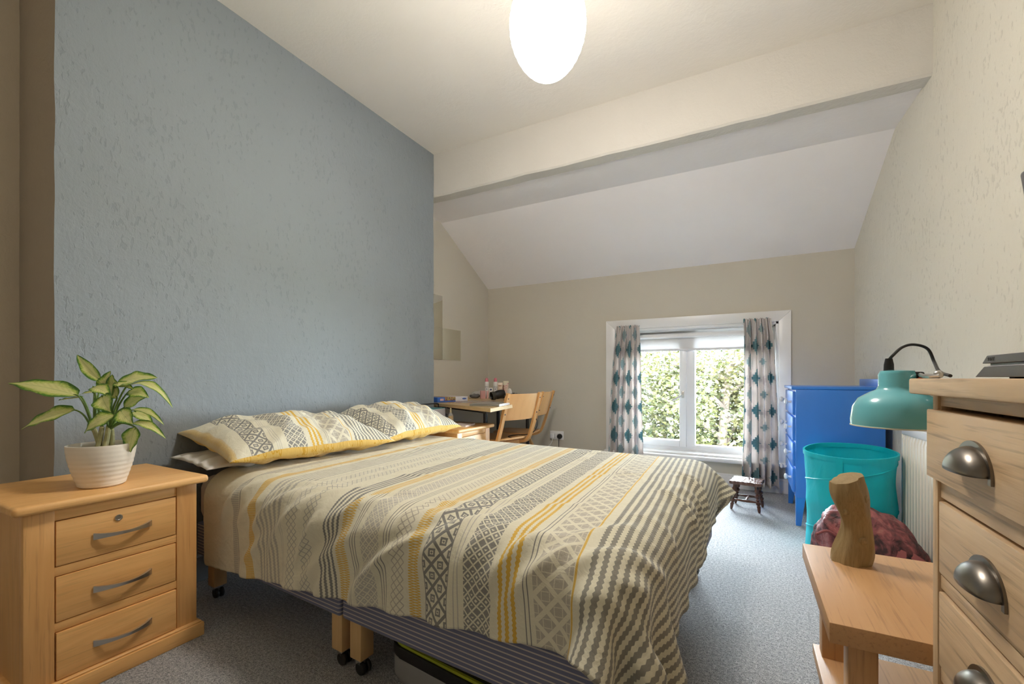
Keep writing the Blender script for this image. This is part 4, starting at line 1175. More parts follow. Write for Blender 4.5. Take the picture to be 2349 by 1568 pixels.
bm = NB(); lathe(bm, [(0.0085, 0.091), (0.0085, 0.108), (0.006, 0.110), (0.0055, 0.124), (0.003, 0.125)], 18); obj('pump', bm, plain('olive pump', (0.40, 0.34, 0.20), 0.4), r)
p = pix(1024.5, 950, 3.27); p.z = NZ
r = item('medicine_bottle', 'small dark bottle with pale green label beside the oil bottle', 'bottle', p)
bm = NB(); lathe(bm, [(0.010, 0), (0.0112, 0.002), (0.0112, 0.055), (0.006, 0.064), (0.006, 0.070)], 18); obj('bottle_body', bm, M_black, r)
bm = NB(); lathe(bm, [(0.0115, 0.008), (0.0115, 0.048)], 18, cap0=False, cap1=False); obj('paper_label', bm, plain('pale green paper', (0.45, 0.60, 0.50), 0.6), r)
bm = NB(); lathe(bm, [(0.0075, 0.068), (0.0075, 0.086)], 14); obj('cap', bm, M_black, r)
r = item('book', 'thin white paperback lying on the bedside cabinet by the desk', 'book', (-1.845, 2.665, NZ), R(12))
boxo('pages', (-0.062, 0.062, -0.092, 0.092, 0.0008, 0.0100), plain('paper', (0.75, 0.70, 0.64), 0.7), r, 0)
bm = NB(); box(bm, -0.064, 0.064, -0.094, 0.094, 0.0100, 0.0112); box(bm, -0.064, 0.064, -0.094, 0.094, 0.0, 0.0008); box(bm, -0.0648, -0.0635, -0.094, 0.094, 0, 0.0112)
obj('cover', bm, plain('book cover', (0.74, 0.64, 0.60), 0.45, var=0.2, vscale=40), r)

# ------------------------------------------------------------------ mirror tiles, socket
M_mirror = plain('mirror', (0.80, 0.80, 0.72), 0.03, 1.0)
for (y0, z0, lab) in ((3.018, 1.404, 'square mirror tile stuck on the alcove wall, topmost of three'), (3.015, 1.103, 'square mirror tile on the alcove wall below the topmost tile'), (3.3165, 1.105, 'square mirror tile on the alcove wall nearest the window wall')):
    o = boxo('mirror_tile', (-2.530, -2.526, y0, y0 + 0.2995, z0, z0 + 0.2995), M_mirror, None, 0.0008)
    tag(o, lab, 'mirror', 'mirror tiles in the alcove')
so = thing('wall_socket', 'white double wall socket with plugs below the window wall', 'socket', (-1.705, YF, 0.348), 0)
boxo('face_plate', (-0.073, 0.073, -0.010, 0.0005, -0.043, 0.043), M_can, so, 0.003)
for sx in (-1, 1): boxo('switch', (sx * 0.012 - 0.006, sx * 0.012 + 0.006, -0.013, -0.009, 0.012, 0.028), M_white, so, 0.001)
pg = thing('plug', 'white plug with white lead in the wall socket', 'plug', (-1.745, YF - 0.010, 0.340), 0)
boxo('plug_body', (-0.024, 0.024, -0.032, 0.0, -0.024, 0.026), M_can, pg, 0.008, 3)
tubeo('lead', [(0, -0.02, -0.022), (0.0, -0.03, -0.06), (-0.04, -0.04, -0.11), (-0.12, -0.05, -0.17), (-0.20, -0.05, -0.25), (-0.25, -0.06, -0.335)], 0.003, M_white, pg, 6, 6)
pg = thing('plug', 'black plug with black lead in the wall socket', 'plug', (-1.668, YF - 0.010, 0.340), 0)
bm = NB(); lathe(bm, [(0.026, 0.0), (0.027, 0.012), (0.024, 0.026), (0.014, 0.036), (0.004, 0.037)], 22, M=Matrix.Rotation(R(90), 4, 'X')); obj('plug_body', bm, M_black, pg)
tubeo('lead', [(0, -0.028, -0.01), (0.0, -0.035, -0.05), (0.0, -0.03, -0.12), (0.004, -0.03, -0.22), (0.0, -0.035, -0.335)], 0.003, M_black, pg, 6, 6)
# black lead looping over the chairs to the desk
tag(tubeo('power_lead', [(-1.64, 3.05, 0.4545), (-1.72, 3.14, 0.4545), (-1.70, 3.24, 0.455), (-1.615, 3.29, 0.46), (-1.545, 3.285, 0.50), (-1.525, 3.275, 0.58), (-1.60, 3.27, 0.68), (-1.75, 3.25, DZ + 0.004), (-1.92, 3.42, DZ + 0.004)], 0.0035, M_black, None, 8, 8), 'black power lead draped over the chair seat and up to the desk', 'cable')

# ------------------------------------------------------------------ blue chest of drawers
bc = thing('chest_of_drawers', 'bright blue painted chest of drawers with white knobs', 'chest of drawers', (0.263, 3.277, 0))
def gloss_blue():
    t = NT('bright blue gloss'); o = t.coord(); n = t.noise(t.mapping(o, (1, 1, 0.4)), 6, 3)
    t.set(Base_Color=t.mix(n, (0.028, 0.18, 0.62), (0.040, 0.22, 0.72)), Roughness=0.36); t.b.inputs['Coat Weight'].default_value = 0.25
    t.bump(t.noise(o, 45, 2), 0.08, 0.002); return t.m
M_bl = gloss_blue()
D_, W_ = 0.455, 0.59
bm = NB(); box(bm, 0.012, D_, 0, W_, 0.175, 0.858, 0.004); obj('carcass', bm, M_bl, bc)
bm = NB(); box(bm, -0.012, D_, -0.004, W_ + 0.004, 0.858, 0.878, 0.006, 3); obj('top', bm, M_bl, bc)
bm = NB(); box(bm, D_ - 0.016, D_, 0.0, W_, 0.876, 0.925, 0.004); obj('upstand', bm, M_bl, bc)
for lx, ly in ((0.014, 0.0), (0.014, W_), (D_ - 0.05, 0.0), (D_ - 0.05, W_)):
    bm = NB()
    sgn = 1 if ly == 0 else -1
    t0 = [(lx, ly), (lx + 0.05, ly), (lx + 0.05, ly + sgn * 0.05), (lx, ly + sgn * 0.05)]
    cx_, cy_ = (lx + (0.0 if lx < 0.1 else 0.05), ly)
    top = [bm.verts.new((x, y, 0.178)) for x, y in t0]; bot = [bm.verts.new((cx_ + (x - cx_) * 0.55, cy_ + (y - cy_) * 0.55, 0)) for x, y in t0]
    for k in range(4): bm.faces.new((top[k], top[(k + 1) % 4], bot[(k + 1) % 4], bot[k]))
    bm.faces.new(top); bm.faces.new(bot[::-1]); obj('leg', bm, M_bl, bc, smooth=False)
M_knob = plain('white china', (0.78, 0.77, 0.76), 0.15)
for k in range(4):
    z0 = 0.205 + k * 0.1635; z1 = z0 + 0.150
    bm = NB(); box(bm, -0.004, 0.02, 0.022, W_ - 0.022, z0, z1, 0.004); d = obj('drawer', bm, M_bl, bc)
    for yy in (0.105, W_ - 0.105):
        bm = NB(); lathe(bm, [(0.008, 0), (0.006, 0.012), (0.008, 0.018), (0.0165, 0.024), (0.0185, 0.031), (0.015, 0.038), (0.003, 0.041)], 20, M=Matrix.Translation((-0.004, yy, (z0 + z1) / 2 + 0.006)) @ Matrix.Rotation(R(-90), 4, 'Y')); obj('knob', bm, M_knob, d)

# ------------------------------------------------------------------ little carved stool
st = thing('stool', 'small dark turned wood footstool standing near the window', 'stool', (0.005, 3.555, 0), R(-8))
bm = NB(); n = 64; pts = []
for k in range(n):
    a = 2 * math.pi * k / n; c, s_ = math.cos(a), math.sin(a)
    m_ = 0.098 * (1 + 0.05 * math.cos(4 * a + math.pi) + 0.035 * math.cos(8 * a)) / max(abs(c), abs(s_)) ** 0.8
    pts.append((m_ * c, m_ * s_))
prism(bm, pts, 0.180, 0.202, 0.005, 3)
def seat_carve():
    t = NT('carved walnut seat'); o = t.coord()
    v = t.node('ShaderNodeTexVoronoi'); t.l.new(t.mapping(o, (1, 1, 0.2)), v.inputs[0]); v.inputs['Scale'].default_value = 55
    t.set(Base_Color=t.mix(v.outputs[0], (0.055, 0.02, 0.013), (0.14, 0.06, 0.04)), Roughness=0.22); t.bump(v.outputs[0], 0.9, 0.006); return t.m
obj('seat', bm, seat_carve(), st)
prof_leg = [(0.006, 0.0), (0.009, 0.012), (0.0125, 0.045), (0.008, 0.05), (0.015, 0.058), (0.0165, 0.068), (0.009, 0.078), (0.014, 0.085), (0.009, 0.094), (0.016, 0.104), (0.017, 0.114), (0.009, 0.124), (0.0155, 0.134), (0.015, 0.15), (0.0105, 0.16), (0.013, 0.182)]
for sx in (-1, 1):
    for sy in (-1, 1):
        M_ = Matrix.Translation((sx * 0.066, sy * 0.066, 0.18)) @ Matrix.Rotation(R(-7) * sy * -1, 4, 'X') @ Matrix.Rotation(R(7) * sx * -1, 4, 'Y') @ Matrix.Translation((0, 0, -0.1835))
        bm = NB(); lathe(bm, prof_leg, 16, M=M_); obj('leg', bm, M_walnut, st)
def stretch(a, b):
    bm = NB(); tube(bm, [Vector(a).lerp(Vector(b), k / 12) for k in range(13)], lambda s: 0.005 + 0.004 * math.sin(math.pi * s) ** 2, 10); obj('stretcher', bm, M_walnut, st)
for sy in (-1, 1): stretch((-0.078, sy * 0.078, 0.068), (0.078, sy * 0.078, 0.068))
stretch((0, -0.078, 0.069), (0, 0.078, 0.069))

# ------------------------------------------------------------------ teal pop-up laundry basket
bk = thing('laundry_basket', 'teal fabric pop up laundry basket in front of the blue chest', 'laundry basket', (0.475, 2.86, 0))
def cloth_teal():
    t = NT('teal nylon'); o = t.coord(); t.set(Base_Color=t.mix(t.noise(o, 6, 2), (0.0, 0.52, 0.62), (0.01, 0.66, 0.75)), Roughness=0.42)
    tr = t.node('ShaderNodeBsdfTranslucent'); tr.inputs[0].default_value = (0.0, 0.58, 0.66, 1)
    mx = t.node('ShaderNodeMixShader'); mx.inputs[0].default_value = 0.3
    t.l.new(t.b.outputs[0], mx.inputs[1]); t.l.new(tr.outputs[0], mx.inputs[2]); t.l.new(mx.outputs[0], t.n['Material Output'].inputs[0])
    t.bump(t.noise(t.mapping(o, (1, 1, 0.35)), 14, 3, 0.6, 0.8), 0.5, 0.012); return t.m
M_teal = cloth_teal()
nz, ns = 50, 72
P = np.zeros((ns, nz, 3)); BH = 0.545
def bask(a, q):
    tilt = 0.016 * math.sin(a + 0.35) * q
    r = 0.196 * (1 - 0.035 * abs(math.sin(q * math.pi * 2.0 + 0.35 * math.sin(a)))) * (0.965 + 0.035 * q)
    r += 0.0035 * math.sin(a * 9 + q * 5) * (1 - abs(2 * q - 1)) + 0.003 * math.sin(a * 5 - 9 * q)
    return (r * math.cos(a), r * math.sin(a) * 0.97, BH * q + tilt)
for i in range(ns):
    for j in range(nz): P[i, j] = bask(2 * math.pi * i / ns, j / (nz - 1))
o = grid_mesh('basket_wall', P, M_teal, bk, closed_u=True)
md = o.modifiers.new('thick', 'SOLIDIFY'); md.thickness = 0.002
tubeo('rim', [Vector(bask(2 * math.pi * i / 72, 1.0)) + Vector((0, 0, -0.006)) for i in range(72)], 0.0, M_teal, bk, closed=True, sq=(0.0045, 0.012))
tubeo('spiral_wire', [Vector(bask(a, 0.02 + 0.93 * a / (4 * math.pi) ) ) * 1.0 for a in [4 * math.pi * k / 120 for k in range(121)]], 0.004, M_teal, bk, 6)
bm = NB(); lathe(bm, [(0.002, 0.004), (0.188, 0.004), (0.188, 0.007), (0.002, 0.007)], 40); obj('basket_base', bm, M_teal, bk)
an = R(250)
pts = [Vector(bask(an, q)) * 1.0 + Vector((math.cos(an), math.sin(an), 0)) * 0.004 for q in np.linspace(0.99, 0.45, 12)]
tubeo('seam_strap', pts, 0.0, M_teal, bk, sq=(0.014, 0.0015), up=(math.cos(an), math.sin(an), 0))

# ------------------------------------------------------------------ maroon bag on the floor
def bag_mat():
    t = NT('maroon print cloth'); o = t.coord()
    a = t.noise(o, 13, 3, 0.6, 1.2); b = t.noise(o, 30, 2, 0.5, 0.5)
    c = t.ramp(t.math('ADD', t.math('MULTIPLY', a, 0.7), t.math('MULTIPLY', b, 0.3)), [(0.38, (0.035, 0.012, 0.016)), (0.47, (0.17, 0.045, 0.05)), (0.58, (0.33, 0.095, 0.095)), (0.68, (0.42, 0.17, 0.15))])
    t.set(Base_Color=c, Roughness=0.5); t.bump(t.noise(o, 22, 3, 0.6, 1.0), 0.6, 0.015); return t.m
M_bag = bag_mat()
bg_ = thing('shoulder_bag', 'maroon patterned cloth bag slumped beside the laundry basket', 'bag', (0.475, 2.475, 0), R(12))
bm = NB(); bmesh.ops.create_icosphere(bm, subdivisions=5, radius=1)
for v in bm.verts:
    c = v.co.copy()
    nzv = mnoise.noise(c * 1.6 + Vector((4, 2, 7))) * 0.16 + mnoise.noise(c * 4.0) * 0.07 + abs(mnoise.noise(c * 7.5)) * 0.05
    f = 1 + nzv
    sx = math.copysign(abs(c.x) ** 0.8, c.x); sz = math.copysign(abs(c.z) ** 0.75, c.z)
    slope = 1.0 - 0.42 * max(0, c.x) - 0.05 * c.x
    v.co = Vector((sx * 0.195 * f, c.y * 0.145 * f, 0.17 + sz * 0.185 * f * slope - 0.03 * max(0, c.x)))
    v.co.z = max(0.0, v.co.z)
obj('bag_body', bm, M_bag, bg_, angle=180)
M_strap = plain('dull red strap', (0.30, 0.08, 0.08), 0.45, var=0.3, vscale=50)
tubeo('strap', [(-0.02, -0.135, 0.04), (0.02, -0.155, 0.12), (0.07, -0.125, 0.21), (0.05, -0.02, 0.285), (-0.02, 0.08, 0.30)], 0.0, M_strap, bg_, smooth_n=8, sq=(0.016, 0.003), up=(0, -1, 0.2))
tubeo('strap', [(0.10, -0.12, 0.20), (0.14, -0.14, 0.17), (0.18, -0.12, 0.13), (0.17, -0.125, 0.09), (0.11, -0.15, 0.12)], 0.0, M_strap, bg_, smooth_n=8, sq=(0.012, 0.0025), up=(0, -1, 0.2))
tubeo('drawstring', [(-0.15, -0.10, 0.24), (-0.20, -0.13, 0.27), (-0.235, -0.12, 0.25)], 0.006, M_strap, bg_, 8, 6)

# ------------------------------------------------------------------ radiator on the right wall
M_rad = plain('cream radiator enamel', (0.90, 0.85, 0.76), 0.35)
ra = math.atan(0.049)
RY0, RY1 = 1.75, 2.86
rd = thing('radiator', 'cream ribbed panel radiator on the wall behind the side table', 'radiator', (wall_x(RY1), RY1, 0), ra)
RLn = RY1 - RY0
bm = NB(); n = 33; pts = []
prev = None
xs_ = []
for k in range(n):
    y0 = -RLn + RLn * k / n; w_ = RLn / n
    for q, x in ((0.0, -0.092), (0.30, -0.092), (0.42, -0.100), (0.88, -0.100), (1.0, -0.092)): xs_.append((x, y0 + q * w_))
rows = [[bm.verts.new((x if z not in (0.075, 0.655) else -0.092, y, z)) for x, y in xs_] for z in (0.075, 0.105, 0.625, 0.655)]
for a, b in zip(rows[:-1], rows[1:]):
    for k in range(len(a) - 1): bm.faces.new((a[k], a[k + 1], b[k + 1], b[k]))
box(bm, -0.0915, -0.078, -RLn, 0, 0.075, 0.655)
obj('front_panel', bm, M_rad, rd, angle=20)
bm = NB(); box(bm, -0.052, -0.040, -RLn, 0, 0.075, 0.655, 0.003); obj('rear_panel', bm, M_rad, rd)
bm = NB()
box(bm, -0.100, -0.088, -RLn - .002, 0.002, 0.650, 0.690, 0.005, 3); box(bm, -0.046, -0.036, -RLn, 0.0, 0.650, 0.686, 0.002)
for k in range(44): box(bm, -0.09, -0.04, -RLn + 0.01 + k * 0.0248, -RLn + 0.014 + k * 0.0248, 0.672, 0.678)
obj('top_grille', bm, M_white, rd)
for y in (-RLn - 0.001, -0.005): boxo('side_cover', (-0.100, -0.036, y, y + 0.006, 0.08, 0.688), M_rad, rd, 0.002)
for y in (-0.2, -RLn + 0.2): boxo('wall_bracket', (-0.042, 0.001, y - 0.02, y + 0.02, 0.12, 0.60), M_white, rd, 0.002)
tubeo('valve_pipe', [(-0.06, 0.0, 0.10), (-0.06, 0.03, 0.10), (-0.06, 0.04, 0.085), (-0.06, 0.04, 0.0)], 0.0075, M_white, rd, 10)

# ------------------------------------------------------------------ side table
TX0, TX1, TY0, TY1 = 0.144, 0.715, 1.052, 1.52
tb = thing('side_table', 'oak side table with lower shelf beside the tall chest', 'side table', (TX0, TY0, 0))
TW, TD = TX1 - TX0, TY1 - TY0
boxo('tabletop', (0, TW, 0, TD, 0.410, 0.450), M_side, tb, 0.0015)
for lx in (0.036, TW - 0.086):
    for ly in (0.038, TD - 0.088): boxo('leg', (lx, lx + 0.048, ly, ly + 0.048, 0, 0.411), M_side_z, tb, 0.0015)
boxo('shelf', (0.022, TW - 0.02, 0.024, TD - 0.024, 0.150, 0.178), M_side, tb, 0.0015)
# plain driftwood ornament (generic stand-in)
op = pix_z(1952, 1292, 0.45)
on = thing('driftwood_ornament', 'tan log of driftwood standing upright on the side table', 'ornament', (op.x, op.y, 0.45))
M_drift = wood('driftwood', (0.40, 0.29, 0.14), (0.26, 0.175, 0.075), 'z', 3.0, 0.5, 0.4, 0.5, 0.6)
bm = NB(); ns_, nh_ = 28, 60; rings = []
for j in range(nh_):
    q = j / (nh_ - 1); rg = []
    rr = 0.037 + 0.004 * math.sin(q * 9 + 0.6) - 0.004 * q
    cx_, cy_ = 0.012 * math.sin(q * 4.2), 0.010 * math.sin(q * 3.1 + 1)
    for i in range(ns_):
        a = 2 * math.pi * i / ns_
        rr2 = rr * (1 + 0.09 * math.cos(4 * a + q * 6) + 0.06 * math.cos(9 * a - q * 4)) 
        rg.append(bm.verts.new((cx_ + rr2 * math.cos(a), cy_ + rr2 * 0.8 * math.sin(a), 0.222 * q + 0.014 * q * q * math.cos(a - 0.6))))
    rings.append(rg)
for a, b in zip(rings[:-1], rings[1:]):
    for i in range(ns_): bm.faces.new((a[i], a[(i + 1) % ns_], b[(i + 1) % ns_], b[i]))
bm.faces.new(rings[0][::-1]); bm.faces.new(rings[-1]); obj('trunk', bm, M_drift, on, angle=60)
for q_, a_ in ((0.30, -1.2), (0.62, -2.3), (0.78, -0.5)):
    bm = NB(); lathe(bm, [(0.011, -0.004), (0.009, 0.003), (0.004, 0.005), (0.001, 0.004)], 12, M=Matrix.Translation((0.012 * math.sin(q_ * 4.2) + 0.034 * math.cos(a_), 0.010 * math.sin(q_ * 3.1 + 1) + 0.027 * math.sin(a_), 0.222 * q_)) @ Vector((math.cos(a_), math.sin(a_), 0)).to_track_quat('Z', 'Y').to_matrix().to_4x4()); obj('knot', bm, M_drift, on)

# ------------------------------------------------------------------ tall oak chest
CX0, CX1, CY0, CY1 = 0.280, 0.800, 0.17, 0.994
ch = thing('chest_of_drawers', 'tall rustic oak chest of drawers with pewter cup handles', 'chest of drawers', (CX0, CY0, 0))
CW, CD = CY1 - CY0, CX1 - CX0
boxo('top', (-0.026, CD, -0.022, CW + 0.022, 0.903, 0.9295), M_rust, ch, 0.003)
bm = NB()
box(bm, 0.004, CD - 0.01, 0, 0.022, 0.0, 0.904, 0.001); box(bm, 0.004, CD - 0.01, CW - 0.022, CW, 0.0, 0.904, 0.001); box(bm, CD - 0.02, CD - 0.01, 0.01, CW - 0.01, 0.05, 0.904)
obj('carcass', bm, M_rust_z, ch)
for y0, y1 in ((0, 0.020), (CW - 0.020, CW)): boxo('stile', (0.0, 0.03, y0 - 0.0005, y1 + 0.0005, 0.0, 0.904), M_rust_z, ch, 0.0015)
zt = [(0.764, 0.880), (0.607, 0.729), (0.454, 0.580), (0.301, 0.427), (0.130, 0.274)]
rails = [(0.884, 0.904), (0.733, 0.762), (0.583, 0.605), (0.430, 0.452), (0.277, 0.299), (0.06, 0.128)]
for z0, z1 in rails: boxo('rail', (0.004, 0.03, 0.019, CW - 0.019, z0, z1), M_rust, ch, 0.001)
for k, (z0, z1) in enumerate(zt):
    out = 0.012 if k == 0 else 0.0
    bm = NB(); box(bm, 0.001 - out, 0.024, 0.022 if k else 0.012, CW - (0.022 if k else 0.010), z0 + 0.002, z1 - 0.002, 0.002); box(bm, 0.022, 0.45, 0.03, CW - 0.03, z0 + 0.008, z1 - 0.02)
    d = obj('drawer', bm, M_rust, ch)
    for yy in (CW - 0.187, 0.187):
        zc = (z0 + z1) / 2 - 0.004
        bm = NB(); na, nb = 24, 12
        w_, hh, dp = 0.046, 0.034, 0.026
        g = []
        for i in range(na + 1):
            th = math.pi * i / na                 # along the arch
            row = []
            for j in range(nb + 1):
                ph_ = (math.pi / 2) * j / nb      # from plate outwards to lip
                yy_ = w_ * math.cos(th) * (1 - 0.0 * j)
                zz_ = hh * math.sin(th) * math.cos(ph_) ** 0.9
                xx_ = -dp * math.sin(ph_) * (math.sin(th) ** 0.55 if 0 < i < na else 0)
                row.append(bm.verts.new((0.001 - out + xx_, yy + yy_, zc - 0.014 + zz_)))
            g.append(row)
        for i in range(na):
            for j in range(nb):
                try: bm.faces.new((g[i][j], g[i + 1][j], g[i + 1][j + 1], g[i][j + 1]))
                except ValueError: pass
        bmesh.ops.remove_doubles(bm, verts=bm.verts[:], dist=1e-6)
        hd = obj('cup_handle', bm, M_pewter, d, angle=60)
        mdf = hd.modifiers.new('thick', 'SOLIDIFY'); mdf.thickness = 0.0025; mdf.offset = 0
        pts = [(0.0 - out, yy + (w_ + 0.003) * math.cos(math.pi * i / 24), zc - 0.014 + (hh + 0.004) * math.sin(math.pi * i / 24)) for i in range(25)]
        pts = [(0.0 - out, yy + w_ + 0.003, zc - 0.022)] + pts + [(0.0 - out, yy - w_ - 0.003, zc - 0.022)]
        bm = NB(); tube(bm, pts, 0, sq=(0.004, 0.0022), up=(1, 0, 0)); obj('cup_flange', bm, M_pewter, hd)

# ------------------------------------------------------------------ clamp lamp, games console, television
M_lamp = plain('teal lamp enamel', (0.15, 0.50, 0.56), 0.22, coat=0.5)
lp = pix(2058, 978, 0.90)
cl = thing('clamp_lamp', 'teal clamp lamp fixed to the end of the tall chest', 'lamp', (lp.x, lp.y, lp.z))
prof = [(0.0765, 0.0), (0.0775, 0.012), (0.074, 0.040), (0.064, 0.058), (0.046, 0.070), (0.034, 0.076), (0.0305, 0.084), (0.0305, 0.108), (0.027, 0.115), (0.008, 0.117)]
inner = [(r_ - 0.002, z_ - 0.0012) for r_, z_ in prof[::-1] if r_ > 0.02]
bm = NB(); lathe(bm, prof, 48, cap0=False, cap1=True); obj('shade', bm, M_lamp, cl, angle=50)
bm = NB(); lathe(bm, [(r_ - 0.0015, z_ - 0.001 if z_ > 0 else 0.0) for r_, z_ in prof[:-1]], 48, cap0=False, cap1=True); obj('shade_lining', bm, plain('white enamel lining', (0.8, 0.8, 0.76), 0.4), cl, angle=50)
bm = NB(); lathe(bm, [(0.0765, -0.0005), (0.0778, 0.0), (0.0778, 0.002), (0.0765, 0.0025)], 48, cap0=False, cap1=False); obj('shade_rim', bm, plain('pale rim', (0.72, 0.72, 0.60), 0.3), cl)
bm = NB(); lathe(bm, [(0.009, 0.114), (0.0085, 0.128), (0.006, 0.141)], 14, cen=(-0.012, 0.006, 0)); obj('strain_relief', bm, M_black, cl)
def lrel(u, v, t): return pix(u, v, t) - lp
tubeo('cable', [Vector((-0.012, 0.006, 0.138)), lrel(2048, 815, 0.90), lrel(2070, 796, 0.90), lrel(2097, 790, 0.89), lrel(2128, 800, 0.88), lrel(2143, 830, 0.87), lrel(2155, 852, 0.80), lrel(2180, 861.5, 0.73)], 0.0028, M_black, cl, 8, 8)
tubeo('swivel_arm', [lrel(2068, 874, 0.90), lrel(2085, 873, 0.89), lrel(2100, 869, 0.88)], 0.006, M_chrome, cl, 10)
bm = NB(); bmesh.ops.create_icosphere(bm, subdivisions=3, radius=0.009)
for v in bm.verts: v.co += lrel(2076, 873, 0.895)
obj('ball_joint', bm, M_chrome, cl)
q0 = lrel(2094, 868, 0.885)
boxo('clamp_body', (q0.x - 0.010, q0.x + 0.016, q0.y - 0.012, q0.y + 0.012, q0.z - 0.012, q0.z + 0.014), M_black, cl, 0.004)
boxo('clamp_pad', (q0.x + 0.004, q0.x + 0.018, q0.y - 0.020, q0.y - 0.011, q0.z - 0.007, q0.z + 0.003), plain('orange rubber', (0.62, 0.07, 0.02), 0.5), cl, 0.002)
tubeo('clamp_jaw', [q0 + Vector((0.01, -0.005, 0.008)), lrel(2118, 862, 0.80), lrel(2135, 862, 0.755), lrel(2158, 861, 0.735)], 0.004, M_chrome, cl, 8, smooth_n=4)
bm = NB(); bmesh.ops.create_icosphere(bm, subdivisions=3, radius=0.007)
for v in bm.verts: v.co += lrel(2153, 858, 0.742)
obj('clamp_screw', bm, M_chrome, cl)
# games console lying flat on the chest
gc = thing('games_console', 'flat dark grey games console lying on the tall chest', 'games console', (0.46, 0.585, 0.9305), R(0))
M_con = plain('console grey', (0.060, 0.055, 0.055), 0.42, var=0.1, vscale=200)
gc.location = (0.31, 0.66, 0.9295)
def cslab(name, ys0, ye0, ys1, ye1, z0, z1, m):
    bm = NB()
    a = [bm.verts.new((0, y, z)) for (y, z) in ((ys0, z0), (ye0, z0), (ye1, z1), (ys1, z1))]
    b = [bm.verts.new((0.285, v.co.y, v.co.z)) for v in a]
    bm.faces.new(a); bm.faces.new(b[::-1])
    for k in range(4): bm.faces.new((a[k], b[k], b[(k + 1) % 4], a[(k + 1) % 4]))
    bmesh.ops.recalc_face_normals(bm, faces=bm.faces[:])
    bmesh.ops.bevel(bm, geom=bm.edges[:], offset=0.0007, segments=1, affect='EDGES')
    return obj(name, bm, m, gc)
cslab('lower_body', 0.004, 0.269, 0.004, 0.240, 0.0022, 0.0175, M_con)
boxo('disc_slot_band', (0.004, 0.28, 0.006, 0.232, 0.0172, 0.0225), M_black, gc, 0.0005)
boxo('slot_edge', (0.002, 0.28, 0.005, 0.234, 0.0170, 0.0186), plain('pale grey edge', (0.42, 0.41, 0.43), 0.35), gc, 0.0004)
cslab('upper_body', 0.0, 0.246, 0.0, 0.231, 0.0222, 0.0335, M_con)
text_obj('lettering', 'SONY', 0.0075, M_black, gc, Matrix.Translation((-0.0002, 0.218, 0.0278)) @ Matrix(((0, 0, -1, 0), (-1, 0, 0, 0), (0, 1, 0, 0), (0, 0, 0, 1))))
for yy in (0.03, 0.215): boxo('rubber_foot', (0.02, 0.04, yy - 0.008, yy + 0.008, 0.0, 0.003), M_black, gc, 0.0005)
# wall mounted television, tipped slightly downwards
TVM = Matrix.Translation((0.703, 1.83, 1.530)) @ Matrix.Rotation(R(7), 4, 'Y')
tv = thing('television', 'grey framed television on a bracket on the cream wall', 'television', (0.703, 1.83, 1.530))
tv.rotation_euler = (0, R(-7), 0)
boxo('tv_casing', (0.0, 0.045, -0.74, 0.0, -0.44, 0.0), plain('tv bezel grey', (0.11, 0.105, 0.11), 0.35), tv, 0.010, 4)
boxo('screen', (-0.0012, 0.004, -0.715, -0.025, -0.405, -0.025), plain('tv screen', (0.01, 0.011, 0.013), 0.12), tv, 0.001)
boxo('tv_bracket', (0.04, 0.145, -0.45, -0.30, -0.30, -0.14), M_dark, tv, 0.004)

# ------------------------------------------------------------------ suitcase under the bed
sc = thing('suitcase', 'grey suitcase with lime green trim lying under the bed', 'suitcase', (-1.003, 1.022, 0), R(-6.5))
def rr_outline(L, W, r, n=6):
    pts = []
    for cx_, cy_, a0 in ((L - r, r, -90), (L - r, W - r, 0), (r, W - r, 90), (r, r, 180)):
        for k in range(n + 1): a = R(a0 + 90 * k / n); pts.append((cx_ + r * math.cos(a), cy_ + r * math.sin(a)))
    return pts
bm = NB(); prism(bm, rr_outline(0.66, 0.44, 0.07), 0.004, 0.075, 0.012, 3); obj('lower_shell', bm, plain('grey shell', (0.30, 0.30, 0.305), 0.45), sc)
bm = NB(); prism(bm, [(x * 1.006 - 0.002, y * 1.008 - 0.002) for x, y in rr_outline(0.66, 0.44, 0.07)], 0.074, 0.108, 0.004, 2); obj('zip_band', bm, M_black, sc)
bm = NB(); prism(bm, [(x * 0.985 + 0.005, y * 0.98 + 0.004) for x, y in rr_outline(0.66, 0.44, 0.07)], 0.107, 0.116, 0.004, 2); obj('lime_trim', bm, plain('lime green', (0.40, 0.46, 0.03), 0.45), sc)
bm = NB(); prism(bm, [(x * 0.955 + 0.015, y * 0.94 + 0.012) for x, y in rr_outline(0.66, 0.44, 0.07)], 0.115, 0.152, 0.015, 3); obj('upper_shell', bm, M_black, sc)

# ------------------------------------------------------------------ trees outside
M_bark = plain('bark', (0.060, 0.044, 0.032), 0.9, var=0.4, vscale=9, bump=0.6, bscale=30)
def leaf_out(name, c0, c1):
    t = NT(name); oi_ = t.node('ShaderNodeNewGeometry'); n = t.noise(t.coord(), 1.3, 2)
    rn = oi_.outputs['Random Per Island']
    c = t.mix(rn, c0, c1)
    t.set(Base_Color=c, Roughness=0.6)
    tr = t.node('ShaderNodeBsdfTranslucent'); t.l.new(c, tr.inputs[0])
    mx = t.node('ShaderNodeMixShader'); mx.inputs[0].default_value = 0.5
    t.l.new(t.b.outputs[0], mx.inputs[1]); t.l.new(tr.outputs[0], mx.inputs[2]); t.l.new(mx.outputs[0], t.n['Material Output'].inputs[0]); return t.m
M_lo = [leaf_out('pale maple leaves', (0.016, 0.021, 0.004), (0.064, 0.062, 0.017)), leaf_out('yellowing maple leaves', (0.016, 0.020, 0.004), (0.072, 0.060, 0.020)), leaf_out('deep green leaves', (0.008, 0.014, 0.003), (0.036, 0.042, 0.010))]
GZ = -5.5
